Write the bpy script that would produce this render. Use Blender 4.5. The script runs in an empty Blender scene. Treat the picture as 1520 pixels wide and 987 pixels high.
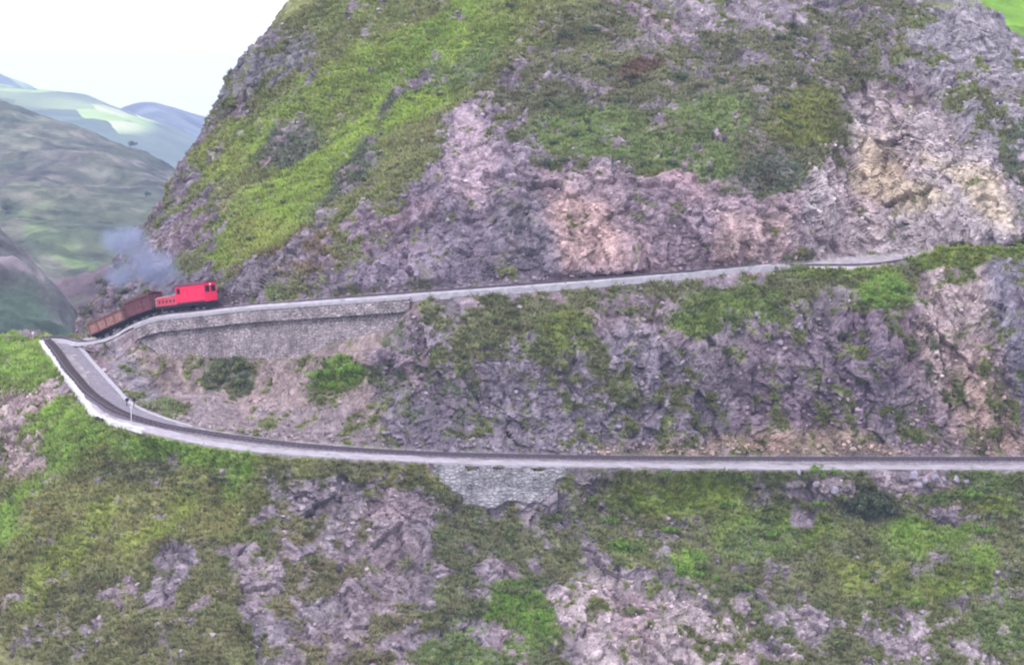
import bpy, math, random
import numpy as np
from mathutils import Vector, Matrix
random.seed(7); rng = np.random.default_rng(7)
C = bpy.context.scene.collection
F = 3300.0; PITCH = math.atan(403.5/3300.0)
CP, SP = math.cos(PITCH), math.sin(PITCH)

# ------------------------------------------------------------------ survey helpers (sight lines -> world points)
def ray(x, y):
    a = (x-760)/F; b = (493.5-y)/F
    return np.array([a, CP+b*SP, -SP+b*CP])
def atD(x, y, D):
    r = ray(x, y); return r*(D/r[1])
def atZ(x, y, z):
    r = ray(x, y); return r*(z/r[2])
def proj(P):
    P = np.asarray(P, dtype=np.float64)
    fw = P[..., 1]*CP-P[..., 2]*SP; up = P[..., 1]*SP+P[..., 2]*CP
    fw = np.where(np.abs(fw) < 1e-6, 1e-6, fw)
    return 760+F*P[..., 0]/fw, 493.5-F*up/fw

# ------------------------------------------------------------------ noise
def _h(ix, iy, iz, s):
    with np.errstate(over='ignore'):
        h = (ix.astype(np.uint32)*np.uint32(374761393)) ^ (iy.astype(np.uint32)*np.uint32(668265263)) ^ (iz.astype(np.uint32)*np.uint32(2246822519)) ^ np.uint32((s*3266489917) & 0xffffffff)
        h = (h ^ (h >> np.uint32(15)))*np.uint32(2246822519)
        h = (h ^ (h >> np.uint32(13)))*np.uint32(3266489917)
        h = h ^ (h >> np.uint32(16))
    return (h.astype(np.float32))*np.float32(1/4294967296.0)
def vnoise(P, sc, seed=1):
    Q = (P/sc).astype(np.float32); I = np.floor(Q).astype(np.int32); f = Q-I
    u = f*f*f*(f*(f*6-15)+10); r = np.zeros(len(Q), np.float32)
    for dx in (0, 1):
        for dy in (0, 1):
            for dz in (0, 1):
                w = (u[:, 0] if dx else 1-u[:, 0])*(u[:, 1] if dy else 1-u[:, 1])*(u[:, 2] if dz else 1-u[:, 2])
                r += w*_h(I[:, 0]+dx, I[:, 1]+dy, I[:, 2]+dz, seed)
    return r*2-1
def fbm(P, sc, oct=4, seed=1, gain=.5):
    r = 0; a = 1; t = 0
    for k in range(oct):
        r = r+a*vnoise(P, sc/2**k, seed+k*17); t += a; a *= gain
    return r/t*1.6
def facets(P, sc, seed=1, tilt=.8):
    """blocky rock: each cell is a tilted flat face"""
    Q = (P/sc).astype(np.float32); I = np.floor(Q).astype(np.int32)
    n = len(Q); best = np.full(n, 9e9, np.float32); val = np.zeros(n, np.float32); sec = np.full(n, 9e9, np.float32)
    for dx in (-1, 0, 1):
        for dy in (-1, 0, 1):
            for dz in (-1, 0, 1):
                a, b, c = I[:, 0]+dx, I[:, 1]+dy, I[:, 2]+dz
                ox = a+_h(a, b, c, seed)-Q[:, 0]; oy = b+_h(a, b, c, seed+1)-Q[:, 1]; oz = c+_h(a, b, c, seed+2)-Q[:, 2]
                d = ox*ox+oy*oy+oz*oz
                m = d < best
                sec = np.where(m, best, np.minimum(sec, d))
                v = _h(a, b, c, seed+3)-.5 + tilt*((_h(a, b, c, seed+4)-.5)*ox+(_h(a, b, c, seed+5)-.5)*oy+(_h(a, b, c, seed+6)-.5)*oz)
                best = np.where(m, d, best); val = np.where(m, v, val)
    return val, np.sqrt(sec)-np.sqrt(best)
def sstep(a, b, x):
    t = np.clip((x-a)/(b-a), 0, 1); return t*t*(3-2*t)
def poly_sd(x, y, pts):
    n = len(pts); d = np.full(x.shape, 1e9); inside = np.zeros(x.shape, bool)
    for i in range(n):
        x0, y0 = pts[i]; x1, y1 = pts[(i+1) % n]
        ex, ey = x1-x0, y1-y0; L = ex*ex+ey*ey+1e-9
        t = np.clip(((x-x0)*ex+(y-y0)*ey)/L, 0, 1)
        d = np.minimum(d, (x-x0-t*ex)**2+(y-y0-t*ey)**2)
        cr = ((y0 > y) != (y1 > y)) & (x < (x1-x0)*(y-y0)/(y1-y0+1e-9)+x0)
        inside ^= cr
    d = np.sqrt(d); return np.where(inside, d, -d)

# ------------------------------------------------------------------ object helpers
def tag(o, label=None, cat=None, group=None, kind=None):
    if label: o['label'] = label
    if cat: o['category'] = cat
    if group: o['group'] = group
    if kind: o['kind'] = kind
    return o
def empty(name, loc=(0, 0, 0)):
    o = bpy.data.objects.new(name, None); C.objects.link(o); o.location = loc; o.empty_display_size = .3
    return o
def mesh_np(name, V, Fc, mat, cols=None, parent=None, smooth=False, attrs=None):
    """V (n,3), Fc (m,k) equal-sided faces"""
    me = bpy.data.meshes.new(name)
    V = np.ascontiguousarray(V, dtype=np.float32); Fc = np.ascontiguousarray(Fc, dtype=np.int32); k = Fc.shape[1]
    me.vertices.add(len(V)); me.vertices.foreach_set('co', V.ravel())
    me.loops.add(Fc.size); me.loops.foreach_set('vertex_index', Fc.ravel())
    me.polygons.add(len(Fc)); me.polygons.foreach_set('loop_start', np.arange(0, Fc.size, k, dtype=np.int32))
    me.polygons.foreach_set('loop_total', np.full(len(Fc), k, np.int32))
    me.polygons.foreach_set('use_smooth', np.full(len(Fc), smooth, bool))
    if cols is not None:
        a = me.color_attributes.new('Col', 'FLOAT_COLOR', 'POINT')
        c4 = np.ones((len(V), 4), np.float32); c4[:, :3] = cols; a.data.foreach_set('color', c4.ravel())
    for kk, vv in (attrs or {}).items():
        a = me.attributes.new(kk, 'FLOAT', 'POINT'); a.data.foreach_set('value', np.ascontiguousarray(vv, dtype=np.float32))
    me.update(calc_edges=True); me.materials.append(mat)
    o = bpy.data.objects.new(name, me); C.objects.link(o)
    if parent: o.parent = parent
    return o
class MB:
    def __init__(s): s.v = []; s.f = []
    def add(s, vs, fs):
        b = len(s.v); s.v += [tuple(v) for v in vs]; s.f += [tuple(b+i for i in f) for f in fs]; return s
    def box(s, x0, x1, y0, y1, z0, z1, bev=0.0):
        if bev <= 0:
            vs = [(x, y, z) for x in (x0, x1) for y in (y0, y1) for z in (z0, z1)]
            return s.add(vs, [(0, 1, 3, 2), (4, 6, 7, 5), (0, 4, 5, 1), (2, 3, 7, 6), (0, 2, 6, 4), (1, 5, 7, 3)])
        import bmesh
        bm = bmesh.new(); bmesh.ops.create_cube(bm, size=1)
        for v in bm.verts: v.co = ((x0+x1)/2+v.co.x*(x1-x0), (y0+y1)/2+v.co.y*(y1-y0), (z0+z1)/2+v.co.z*(z1-z0))
        bmesh.ops.bevel(bm, geom=bm.edges[:], offset=bev, segments=2, affect='EDGES', profile=.5)
        bm.verts.index_update(); s.add([v.co[:] for v in bm.verts], [[v.index for v in f.verts] for f in bm.faces]); bm.free(); return s
    def cyl(s, p0, p1, r0, r1=None, n=12):
        r1 = r0 if r1 is None else r1
        p0 = Vector(p0); p1 = Vector(p1); d = (p1-p0).normalized()
        a = d.orthogonal().normalized(); b = d.cross(a)
        vs = [p0+(a*math.cos(2*math.pi*i/n)+b*math.sin(2*math.pi*i/n))*r0 for i in range(n)]+[p1+(a*math.cos(2*math.pi*i/n)+b*math.sin(2*math.pi*i/n))*r1 for i in range(n)]
        return s.add(vs, [(i, (i+1) % n, n+(i+1) % n, n+i) for i in range(n)]+[tuple(range(n-1, -1, -1)), tuple(range(n, 2*n))])
    def prism(s, prof, x0, x1):
        """profile in (y,z) swept along x"""
        n = len(prof); vs = [(x0, y, z) for y, z in prof]+[(x1, y, z) for y, z in prof]
        return s.add(vs, [(i, (i+1) % n, n+(i+1) % n, n+i) for i in range(n)]+[tuple(range(n-1, -1, -1)), tuple(range(n, 2*n))])
    def build(s, name, mat, parent=None):
        me = bpy.data.meshes.new(name); me.from_pydata(s.v, [], s.f); me.update(); me.materials.append(mat)
        o = bpy.data.objects.new(name, me); C.objects.link(o)
        if parent: o.parent = parent
        return o

# ------------------------------------------------------------------ materials
def new_mat(name):
    m = bpy.data.materials.new(name); m.use_nodes = True; nt = m.node_tree
    return m, nt, nt.nodes['Principled BSDF']
def col_mat(name, var_scale=1.5, var=.5, bump=.0, bscale=4, rough=.95, trans=0, attr=True, base=(.3, .3, .3), dark=.55, light=1.35):
    m, nt, B = new_mat(name); N = nt.nodes; L = nt.links
    B.inputs['Roughness'].default_value = rough; B.inputs['Specular IOR Level'].default_value = .12
    if attr:
        a = N.new('ShaderNodeAttribute'); a.attribute_name = 'Col'; src = a.outputs['Color']
    else:
        a = N.new('ShaderNodeRGB'); a.outputs[0].default_value = (*base, 1); src = a.outputs[0]
    tc = N.new('ShaderNodeTexCoord')
    nz = N.new('ShaderNodeTexNoise'); nz.inputs['Scale'].default_value = var_scale; nz.inputs['Detail'].default_value = 8; nz.inputs['Roughness'].default_value = .7
    L.new(tc.outputs['Object'], nz.inputs['Vector'])
    mr = N.new('ShaderNodeMapRange'); mr.inputs['From Min'].default_value = .3; mr.inputs['From Max'].default_value = .7
    mr.inputs['To Min'].default_value = 1-(1-dark)*var*2; mr.inputs['To Max'].default_value = 1+(light-1)*var*2
    L.new(nz.outputs['Fac'], mr.inputs['Value'])
    mx = N.new('ShaderNodeMix'); mx.data_type = 'RGBA'; mx.blend_type = 'MULTIPLY'; mx.inputs['Factor'].default_value = 1
    L.new(src, mx.inputs['A']); L.new(mr.outputs['Result'], mx.inputs['B'])
    L.new(mx.outputs['Result'], B.inputs['Base Color'])
    if bump:
        n2 = N.new('ShaderNodeTexNoise'); n2.inputs['Scale'].default_value = bscale; n2.inputs['Detail'].default_value = 10; n2.inputs['Roughness'].default_value = .65
        L.new(tc.outputs['Object'], n2.inputs['Vector'])
        b = N.new('ShaderNodeBump'); b.inputs['Strength'].default_value = 1; b.inputs['Distance'].default_value = bump
        L.new(n2.outputs['Fac'], b.inputs['Height']); L.new(b.outputs['Normal'], B.inputs['Normal'])
    return m
M_terr = col_mat('slope_ground', 1.3, .5, .35, 2.2)
M_stone = col_mat('stone', 2, .3, .05, 5)
M_hill = col_mat('hill_ground', .07, .65, 2.5, .10)
def blocky(m, sc, lo, hi, dist):
    nt = m.node_tree; N = nt.nodes; L = nt.links; B = N['Principled BSDF']
    tc = N.new('ShaderNodeTexCoord'); nz = N.new('ShaderNodeTexNoise'); nz.inputs['Scale'].default_value = 1.2; nz.inputs['Detail'].default_value = 3
    L.new(tc.outputs['Object'], nz.inputs['Vector'])
    ad = N.new('ShaderNodeMix'); ad.data_type = 'RGBA'; ad.blend_type = 'LINEAR_LIGHT'; ad.inputs['Factor'].default_value = .35; L.new(tc.outputs['Object'], ad.inputs['A']); L.new(nz.outputs['Color'], ad.inputs['B'])
    mp = N.new('ShaderNodeMapping'); mp.inputs['Scale'].default_value = (sc, sc, sc*.5); mp.inputs['Rotation'].default_value = (.2, .35, 0); L.new(ad.outputs['Result'], mp.inputs['Vector'])
    v = N.new('ShaderNodeTexVoronoi'); v.inputs['Scale'].default_value = 1; L.new(mp.outputs[0], v.inputs['Vector'])
    e = N.new('ShaderNodeTexVoronoi'); e.feature = 'DISTANCE_TO_EDGE'; e.inputs['Scale'].default_value = 1; L.new(mp.outputs[0], e.inputs['Vector'])
    sp = N.new('ShaderNodeSeparateColor'); L.new(v.outputs['Color'], sp.inputs[0])
    mr = N.new('ShaderNodeMapRange'); mr.inputs['To Min'].default_value = lo; mr.inputs['To Max'].default_value = hi; L.new(sp.outputs[0], mr.inputs['Value'])
    src = B.inputs['Base Color'].links[0].from_socket
    mx = N.new('ShaderNodeMix'); mx.data_type = 'RGBA'; mx.blend_type = 'MULTIPLY'; mx.inputs['Factor'].default_value = 1; L.new(src, mx.inputs['A']); L.new(mr.outputs[0], mx.inputs['B']); L.new(mx.outputs['Result'], B.inputs['Base Color'])
    st = N.new('ShaderNodeMapRange'); st.inputs['From Max'].default_value = .12; L.new(e.outputs['Distance'], st.inputs['Value'])
    a2 = N.new('ShaderNodeMath'); a2.operation = 'MULTIPLY_ADD'; L.new(sp.outputs[1], a2.inputs[0]); a2.inputs[1].default_value = .8; L.new(st.outputs[0], a2.inputs[2])
    b = N.new('ShaderNodeBump'); b.inputs['Distance'].default_value = dist; L.new(a2.outputs[0], b.inputs['Height'])
    old = B.inputs['Normal'].links[0].from_node; L.new(b.outputs[0], old.inputs['Normal'])
blocky(M_terr, 1.9, .86, 1.14, .06)
M_far = col_mat('far_ground', .006, .3, 12, .01)
M_grass = col_mat('grass_blades', .8, .2, rough=.8)
def soften(m, k):
    nt = m.node_tree; B = nt.nodes['Principled BSDF']; tr = nt.nodes.new('ShaderNodeBsdfTranslucent'); mx = nt.nodes.new('ShaderNodeMixShader'); mx.inputs[0].default_value = k
    src = B.inputs['Base Color'].links[0].from_socket; nt.links.new(src, tr.inputs['Color']); nt.links.new(B.outputs[0], mx.inputs[1]); nt.links.new(tr.outputs[0], mx.inputs[2])
    nt.links.new(mx.outputs[0], nt.nodes['Material Output'].inputs['Surface'])
soften(M_grass, .35)
M_leaf = {}
for nm, c in dict(bright=(.19, .31, .06), olive=(.17, .19, .085), dark=(.10, .125, .075), yellow=(.24, .29, .07), grey=(.17, .16, .14), dry=(.24, .2, .14)).items():
    M_leaf[nm] = col_mat('leaves_'+nm, 1.5, .5, attr=False, base=c, rough=.8)
for m_ in M_leaf.values(): soften(m_, .3)
M_bark = col_mat('bark', 5, .4, attr=False, base=(.14, .11, .09))
M_gravel = col_mat('pale_gravel', .7, .34, .05, 9, attr=False, base=(.37, .33, .375))
M_bed = col_mat('grey_ballast', 1.4, .3, .06, 12, attr=False, base=(.215, .19, .225))
M_darkbed = col_mat('dark_ballast', 3, .4, .08, 12, attr=False, base=(.15, .125, .16))
M_rail = col_mat('rail_steel', 6, .3, attr=False, base=(.09, .07, .09), rough=.55)
M_sleeper = col_mat('sleeper_wood', 5, .4, attr=False, base=(.10, .075, .08))
M_boulder = col_mat('boulder_stone', 1.5, .45, .12, 5, attr=False, base=(.30, .26, .33))
M_conc = col_mat('kerb_stone', 2, .25, .04, 8, attr=False, base=(.37, .34, .385))

def stone_wall_mat(name, base, mortar, sc=(2.2, 3.2), stain=.5):
    m, nt, B = new_mat(name); N = nt.nodes; L = nt.links
    B.inputs['Roughness'].default_value = .95; B.inputs['Specular IOR Level'].default_value = .1
    uv = N.new('ShaderNodeUVMap'); uv.uv_map = 'UVMap'
    mp = N.new('ShaderNodeMapping'); mp.inputs['Scale'].default_value = (sc[0], sc[1], 1); L.new(uv.outputs['UV'], mp.inputs['Vector'])
    vo = N.new('ShaderNodeTexVoronoi'); vo.feature = 'DISTANCE_TO_EDGE'; L.new(mp.outputs[0], vo.inputs['Vector'])
    vc = N.new('ShaderNodeTexVoronoi'); L.new(mp.outputs[0], vc.inputs['Vector'])
    for v in (vo, vc): v.inputs['Scale'].default_value = 1; v.inputs['Randomness'].default_value = .75
    sep = N.new('ShaderNodeSeparateColor'); L.new(vc.outputs['Color'], sep.inputs[0])
    mr = N.new('ShaderNodeMapRange'); mr.inputs['To Min'].default_value = .82; mr.inputs['To Max'].default_value = 1.16; L.new(sep.outputs[0], mr.inputs['Value'])
    nz = N.new('ShaderNodeTexNoise'); nz.inputs['Scale'].default_value = .5; nz.inputs['Detail'].default_value = 9; nz.inputs['Roughness'].default_value = .7
    tc = N.new('ShaderNodeTexCoord'); L.new(tc.outputs['Object'], nz.inputs['Vector'])
    m2 = N.new('ShaderNodeMapRange'); m2.inputs['From Min'].default_value = .35; m2.inputs['From Max'].default_value = .7
    m2.inputs['To Min'].default_value = 1-stain*.6; m2.inputs['To Max'].default_value = 1.15; L.new(nz.outputs['Fac'], m2.inputs['Value'])
    mu = N.new('ShaderNodeMath'); mu.operation = 'MULTIPLY'; L.new(mr.outputs[0], mu.inputs[0]); L.new(m2.outputs[0], mu.inputs[1])
    st = N.new('ShaderNodeMapRange'); st.inputs['From Min'].default_value = .02; st.inputs['From Max'].default_value = .1; L.new(vo.outputs['Distance'], st.inputs['Value'])
    mx = N.new('ShaderNodeMix'); mx.data_type = 'RGBA'; mx.inputs['A'].default_value = (*mortar, 1); mx.inputs['B'].default_value = (*base, 1); L.new(st.outputs[0], mx.inputs['Factor'])
    my = N.new('ShaderNodeMix'); my.data_type = 'RGBA'; my.blend_type = 'MULTIPLY'; my.inputs['Factor'].default_value = 1
    L.new(mx.outputs['Result'], my.inputs['A']); L.new(mu.outputs[0], my.inputs['B']); L.new(my.outputs['Result'], B.inputs['Base Color'])
    b = N.new('ShaderNodeBump'); b.inputs['Distance'].default_value = .12; L.new(st.outputs[0], b.inputs['Height']); L.new(b.outputs['Normal'], B.inputs['Normal'])
    return m
M_wall = stone_wall_mat('stone_masonry', (.44, .365, .39), (.37, .305, .335), (1.9, 3.2), 1.0)
M_wall2 = stone_wall_mat('pale_masonry', (.46, .425, .465), (.42, .385, .425), (1.6, 2.2), 1.15)

# ------------------------------------------------------------------ terrain control (columns run along the tracks)
# name, lower outer (x,y,z), lower inner (x,y), upper outer (x,y,z), r6 (wall foot: px below upper edge, dD), berm m, upper inner dD
K = [
 # back of the nose first
 dict(lo=(260, 520, None, 372), li=(262, 518, None, 374), uo=(270, 516, None, 376), r6=(4, 1), berm=0, ui=4,
      up=[(330, 480, 385), (350, 430, 388), (385, 365, 392), (430, 290, 396), (470, 210, 400), (520, 100, 405), (590, 0, 410), (660, -100, 415)],
      dn=[(262, 545, 374), (270, 620, 384), (280, 760, 395), (290, 1000, 405)]),
 dict(lo=(84, 500, -36.9), li=(100, 500.4), uo=(124, 501.2, -36.9), r6=(1, .6), berm=0, ui=2.5,
      up=[(175, 480, 330), (205, 430, 335), (245, 365, 340), (300, 290, 345), (345, 210, 350), (400, 100, 355), (480, 0, 360), (580, -120, 365)],
      dn=[(95, 512, 305), (112, 560, 318), (130, 640, 330), (150, 760, 340)]),
 dict(lo=(60, 508, -36.9), li=(118, 512), uo=(122, 514, -36.8), r6=(2, .8), berm=0, ui=8,
      up=[(118, 488, 301), (152, 436, 306), (190, 368, 312), (243, 288, 318), (288, 208, 322), (343, 100, 328), (425, 0, 335), (530, -120, 345)],
      dn=[(24, 507, 294), (-40, 520, 294), (-140, 600, 288), (-260, 720, 280)]),
 dict(lo=(90, 550, -38.2), li=(147, 545), uo=(165, 507, -35.6), r6=(14, 1.5), berm=0, ui=6,
      up=[(165, 455, 297), (205, 385, 303), (262, 300, 310), (312, 215, 315), (372, 100, 322), (452, 0, 330), (560, -120, 345), (640, -180, 352)],
      dn=[(48, 575, 272), (-5, 640, 265), (-80, 760, 255), (-200, 920, 242)]),
 dict(lo=(120, 590, -39.4), li=(174, 576), uo=(200, 489, -33.9), r6=(20, 1.6), berm=0, ui=5,
      up=[(205, 440, 291), (245, 370, 298), (305, 285, 306), (358, 200, 312), (420, 92, 320), (500, -5, 328), (610, -125, 345), (690, -185, 352)],
      dn=[(80, 640, 257), (25, 730, 249), (-50, 860, 239), (-140, 1060, 226)]),
 dict(lo=(150, 622, -40.5), li=(202, 603), uo=(242, 474.5, -32.35), r6=(48, 2.2), berm=0, ui=5,
      up=[(245, 425, 287), (290, 350, 294), (350, 268, 302), (405, 188, 309), (470, 85, 318), (550, -10, 327), (660, -130, 345), (740, -190, 352)],
      dn=[(122, 680, 247), (75, 790, 239), (15, 930, 230), (-60, 1160, 215)]),
 dict(lo=(205, 638, -41.3), li=(245, 621), uo=(290, 469, -31.5), r6=(58, 2.4), berm=0, ui=5,
      up=[(295, 412, 283), (335, 338, 290), (395, 257, 298), (455, 177, 306), (525, 76, 316), (610, -15, 326), (720, -135, 345), (800, -195, 352)],
      dn=[(182, 700, 246), (142, 810, 238), (90, 960, 228), (40, 1190, 213)]),
 dict(lo=(280, 656, -42.3), li=(310, 639), uo=(350, 462, -30.6), r6=(65, 2.6), berm=0, ui=5,
      up=[(355, 402, 280), (392, 328, 287), (452, 247, 295), (515, 167, 304), (590, 66, 314), (675, -20, 325), (790, -140, 345), (870, -200, 352)],
      dn=[(265, 715, 244), (235, 820, 237), (195, 970, 226), (160, 1200, 211)]),
 dict(lo=(400, 673, -43.2), li=(420, 656), uo=(450, 454, -29.0), r6=(68, 2.6), berm=0, ui=5,
      up=[(455, 396, 271), (482, 322, 279), (540, 242, 287), (605, 162, 297), (680, 62, 309), (760, -25, 321), (870, -145, 345), (950, -200, 352)],
      dn=[(390, 730, 242), (372, 830, 235), (350, 975, 225), (330, 1200, 210)]),
 dict(lo=(600, 685, -44.3), li=(610, 671), uo=(620, 441, -27.4), r6=(70, 3.0), berm=0, ui=5,
      up=[(622, 385, 266), (642, 312, 273), (682, 236, 281), (732, 157, 291), (790, 62, 304), (860, -25, 318), (960, -145, 345), (1040, -200, 352)],
      dn=[(600, 742, 243), (600, 845, 236), (600, 990, 225), (595, 1200, 210)]),
 dict(lo=(800, 692, -45.0), li=(805, 677), uo=(810, 427, -26.4), r6=(110, 5), berm=0, ui=5,
      up=[(812, 372, 266), (822, 300, 273), (842, 226, 281), (872, 150, 291), (912, 60, 303), (962, -25, 318), (1050, -145, 345), (1120, -200, 352)],
      dn=[(800, 755, 245), (800, 850, 239), (800, 990, 229), (800, 1200, 214)]),
 dict(lo=(1000, 695, -45.8), li=(1002, 679), uo=(1000, 412, -25.5), r6=(120, 5), berm=.1, ui=5,
      up=[(1002, 352, 268), (1006, 282, 275), (1012, 211, 283), (1027, 140, 293), (1050, 56, 305), (1082, -25, 318), (1150, -140, 342), (1200, -190, 350)],
      dn=[(1000, 752, 248), (1000, 850, 241), (1000, 990, 230), (1000, 1200, 215)]),
 dict(lo=(1150, 697, -46.1), li=(1150, 680), uo=(1150, 403, -24.9), r6=(120, 5), berm=.5, ui=6,
      up=[(1150, 338, 271), (1150, 272, 276), (1152, 205, 284), (1160, 135, 293), (1172, 56, 304), (1200, -20, 317), (1260, -120, 338), (1290, -160, 345)],
      dn=[(1150, 752, 249), (1150, 850, 242), (1150, 990, 231), (1150, 1200, 216)]),
 dict(lo=(1300, 697, -46.5), li=(1300, 680), uo=(1300, 399, -24.6), r6=(120, 5), berm=.05, ui=17,
      up=[(1300, 334, 285), (1297, 268, 289), (1292, 200, 293), (1292, 130, 298), (1300, 56, 305), (1325, -5, 314), (1362, -65, 326), (1372, -80, 329)],
      dn=[(1300, 750, 251), (1300, 850, 244), (1300, 990, 233), (1300, 1200, 218)]),
 dict(lo=(1400, 697, -46.8), li=(1400, 680), uo=(1395, 388, -24.0), r6=(120, 6), berm=1.5, ui=8,
      up=[(1400, 330, 277), (1400, 266, 282), (1396, 202, 285), (1396, 140, 292), (1400, 78, 300), (1408, 20, 308), (1420, -20, 315), (1424, -24, 316)],
      dn=[(1400, 750, 252), (1400, 850, 245), (1400, 990, 234), (1400, 1200, 219)]),
 dict(lo=(1520, 697, -47.0), li=(1520, 680), uo=(1520, 383, -23.6), r6=(120, 6), berm=1.3, ui=6,
      up=[(1520, 330, 272), (1520, 270, 278), (1517, 215, 284), (1514, 165, 290), (1512, 115, 296), (1512, 75, 302), (1516, 48, 307), (1518, 46, 309)],
      dn=[(1520, 750, 253), (1520, 850, 246), (1520, 990, 235), (1520, 1200, 220)]),
 dict(lo=(1800, 697, -47.6), li=(1800, 680), uo=(1800, 372, -22.6), r6=(120, 6), berm=1.2, ui=6,
      up=[(1800, 340, 272), (1795, 320, 277), (1790, 300, 283), (1780, 280, 289), (1770, 262, 295), (1765, 246, 302), (1760, 236, 309), (1758, 234, 311)],
      dn=[(1800, 750, 255), (1800, 850, 248), (1800, 990, 237), (1800, 1200, 222)]),
]
def ptz(t):
    return atD(t[0], t[1], t[3]) if len(t) > 3 and t[2] is None else atZ(t[0], t[1], t[2])
ROWS = []     # ROWS[r][c] world points
for k in K:
    LO = ptz(k['lo']); zlo = LO[2]
    LI = atZ(k['li'][0], k['li'][1], zlo) if len(k['li']) == 2 else ptz(k['li'])
    UO = ptz(k['uo'])
    R6 = atD(k['uo'][0], k['uo'][1]+k['r6'][0], UO[1]-k['r6'][1])
    R5b = LI*.42+R6*.58; R5b[1] += .8*(1 if k['uo'][0] > 200 else .2)
    if 200 < k['uo'][0] < 600: R5b = np.array([LI[0]*.5+R6[0]*.5, LI[1]*.5+R6[1]*.5+2.2, LI[2]*.70+R6[2]*.30])
    if k['uo'][0] > 640: R5b = LI*.5+R6*.5; R5b[1] += .3
    UC = UO.copy(); UC[2] += k['berm']; UC[1] += .2
    UL = UO.copy(); UL[1] += .25+1.3*min(1, k['berm']/.5)
    UI = UL.copy(); UI[1] += k['ui']; UI[0] *= UI[1]/UL[1]
    dn = [atD(*p) for p in k['dn']]
    up = [atD(*p) for p in k['up']]
    last = up[-1]+np.array([0, 45, -22.])
    deep = dn[-1]+(dn[-1]-dn[-2])*.8
    ROWS.append([deep, dn[3], dn[2], dn[1], dn[0], LO, LI, R5b, R6, UC, UL, UI]+up+[last])
G = np.array(ROWS).transpose(1, 0, 2)     # rows, cols, 3
R_LO, R_LI, R_R6, R_UC, R_UL, R_UI = 5, 6, 8, 9, 10, 11
def knots(G, rows):
    d = np.mean([np.linalg.norm(np.diff(G[r], axis=0), axis=1) for r in rows], axis=0)
    return np.concatenate([[0], np.cumsum(d)])
def hermite(Pc, t, T):
    """Pc (...,n,3) knots t, evaluated at T -> (...,len(T),3)"""
    n = len(t); dl = (Pc[..., 1:, :]-Pc[..., :-1, :])/(t[1:]-t[:-1])[:, None]
    m = np.empty_like(Pc); m[..., 0, :] = dl[..., 0, :]; m[..., -1, :] = dl[..., -1, :]
    h = (t[1:]-t[:-1]); w = (h[1:]/(h[1:]+h[:-1]))[:, None]
    m[..., 1:-1, :] = dl[..., :-1, :]*w+dl[..., 1:, :]*(1-w)
    i = np.clip(np.searchsorted(t, T, side='right')-1, 0, n-2); hh = (t[i+1]-t[i]); s = (T-t[i])/hh
    s = s[:, None]; hh = hh[:, None]
    return ((2*s**3-3*s**2+1)*Pc[..., i, :]+(s**3-2*s**2+s)*hh*m[..., i, :]+(-2*s**3+3*s**2)*Pc[..., i+1, :]+(s**3-s**2)*hh*m[..., i+1, :])
tk = knots(G, (3, 5, 9, 14, 16))
NC = 1220
TT = np.linspace(0, tk[-1], NC)
GR = hermite(G, tk, TT)                     # rows, NC, 3
# rows resampling: smooth below and above, straight across the two ledges and the cutting face
def rows_interp(Gr, lo, hi, counts):
    sub = Gr[lo:hi+1].transpose(1, 0, 2)    # NC, nr, 3
    t = np.concatenate([[0], np.cumsum(np.mean(np.linalg.norm(np.diff(sub, axis=1), axis=2), axis=0))])
    T = np.concatenate([np.linspace(t[i], t[i+1], c, endpoint=False) for i, c in enumerate(counts)]+[[t[-1]]])
    return hermite(sub, t, T).transpose(1, 0, 2)
def rows_lin(Gr, a, n):
    s = np.linspace(0, 1, n, endpoint=False)[:, None, None]
    return Gr[a]*(1-s)+Gr[a+1]*s
parts = []; rid = []
def addrows(A, vals): parts.append(A); rid.extend(vals)
A = rows_interp(GR, 0, 5, [10, 60, 100, 85, 55])[:-1]; addrows(A, np.linspace(0, 5, len(A), endpoint=False))
A = rows_lin(GR, 5, 16); addrows(A, 5+np.linspace(0, 1, 16, endpoint=False))
A = rows_interp(GR, 6, 9, [60, 60, 40])[:-1]; addrows(A, np.linspace(6, 9, len(A), endpoint=False))
A = rows_lin(GR, 9, 5); addrows(A, 9+np.linspace(0, 1, 5, endpoint=False))
A = rows_lin(GR, 10, 14); addrows(A, 10+np.linspace(0, 1, 14, endpoint=False))
A = rows_interp(GR, 11, 20, [48, 66, 66, 66, 72, 60, 20, 10, 10]); addrows(A, np.linspace(11, 20, len(A)))
S = np.concatenate(parts, axis=0); RV = np.array(rid); NR = len(S)
P0 = S.reshape(-1, 3)
rv = np.repeat(RV, NC)
PX, PY = proj(P0)

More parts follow.
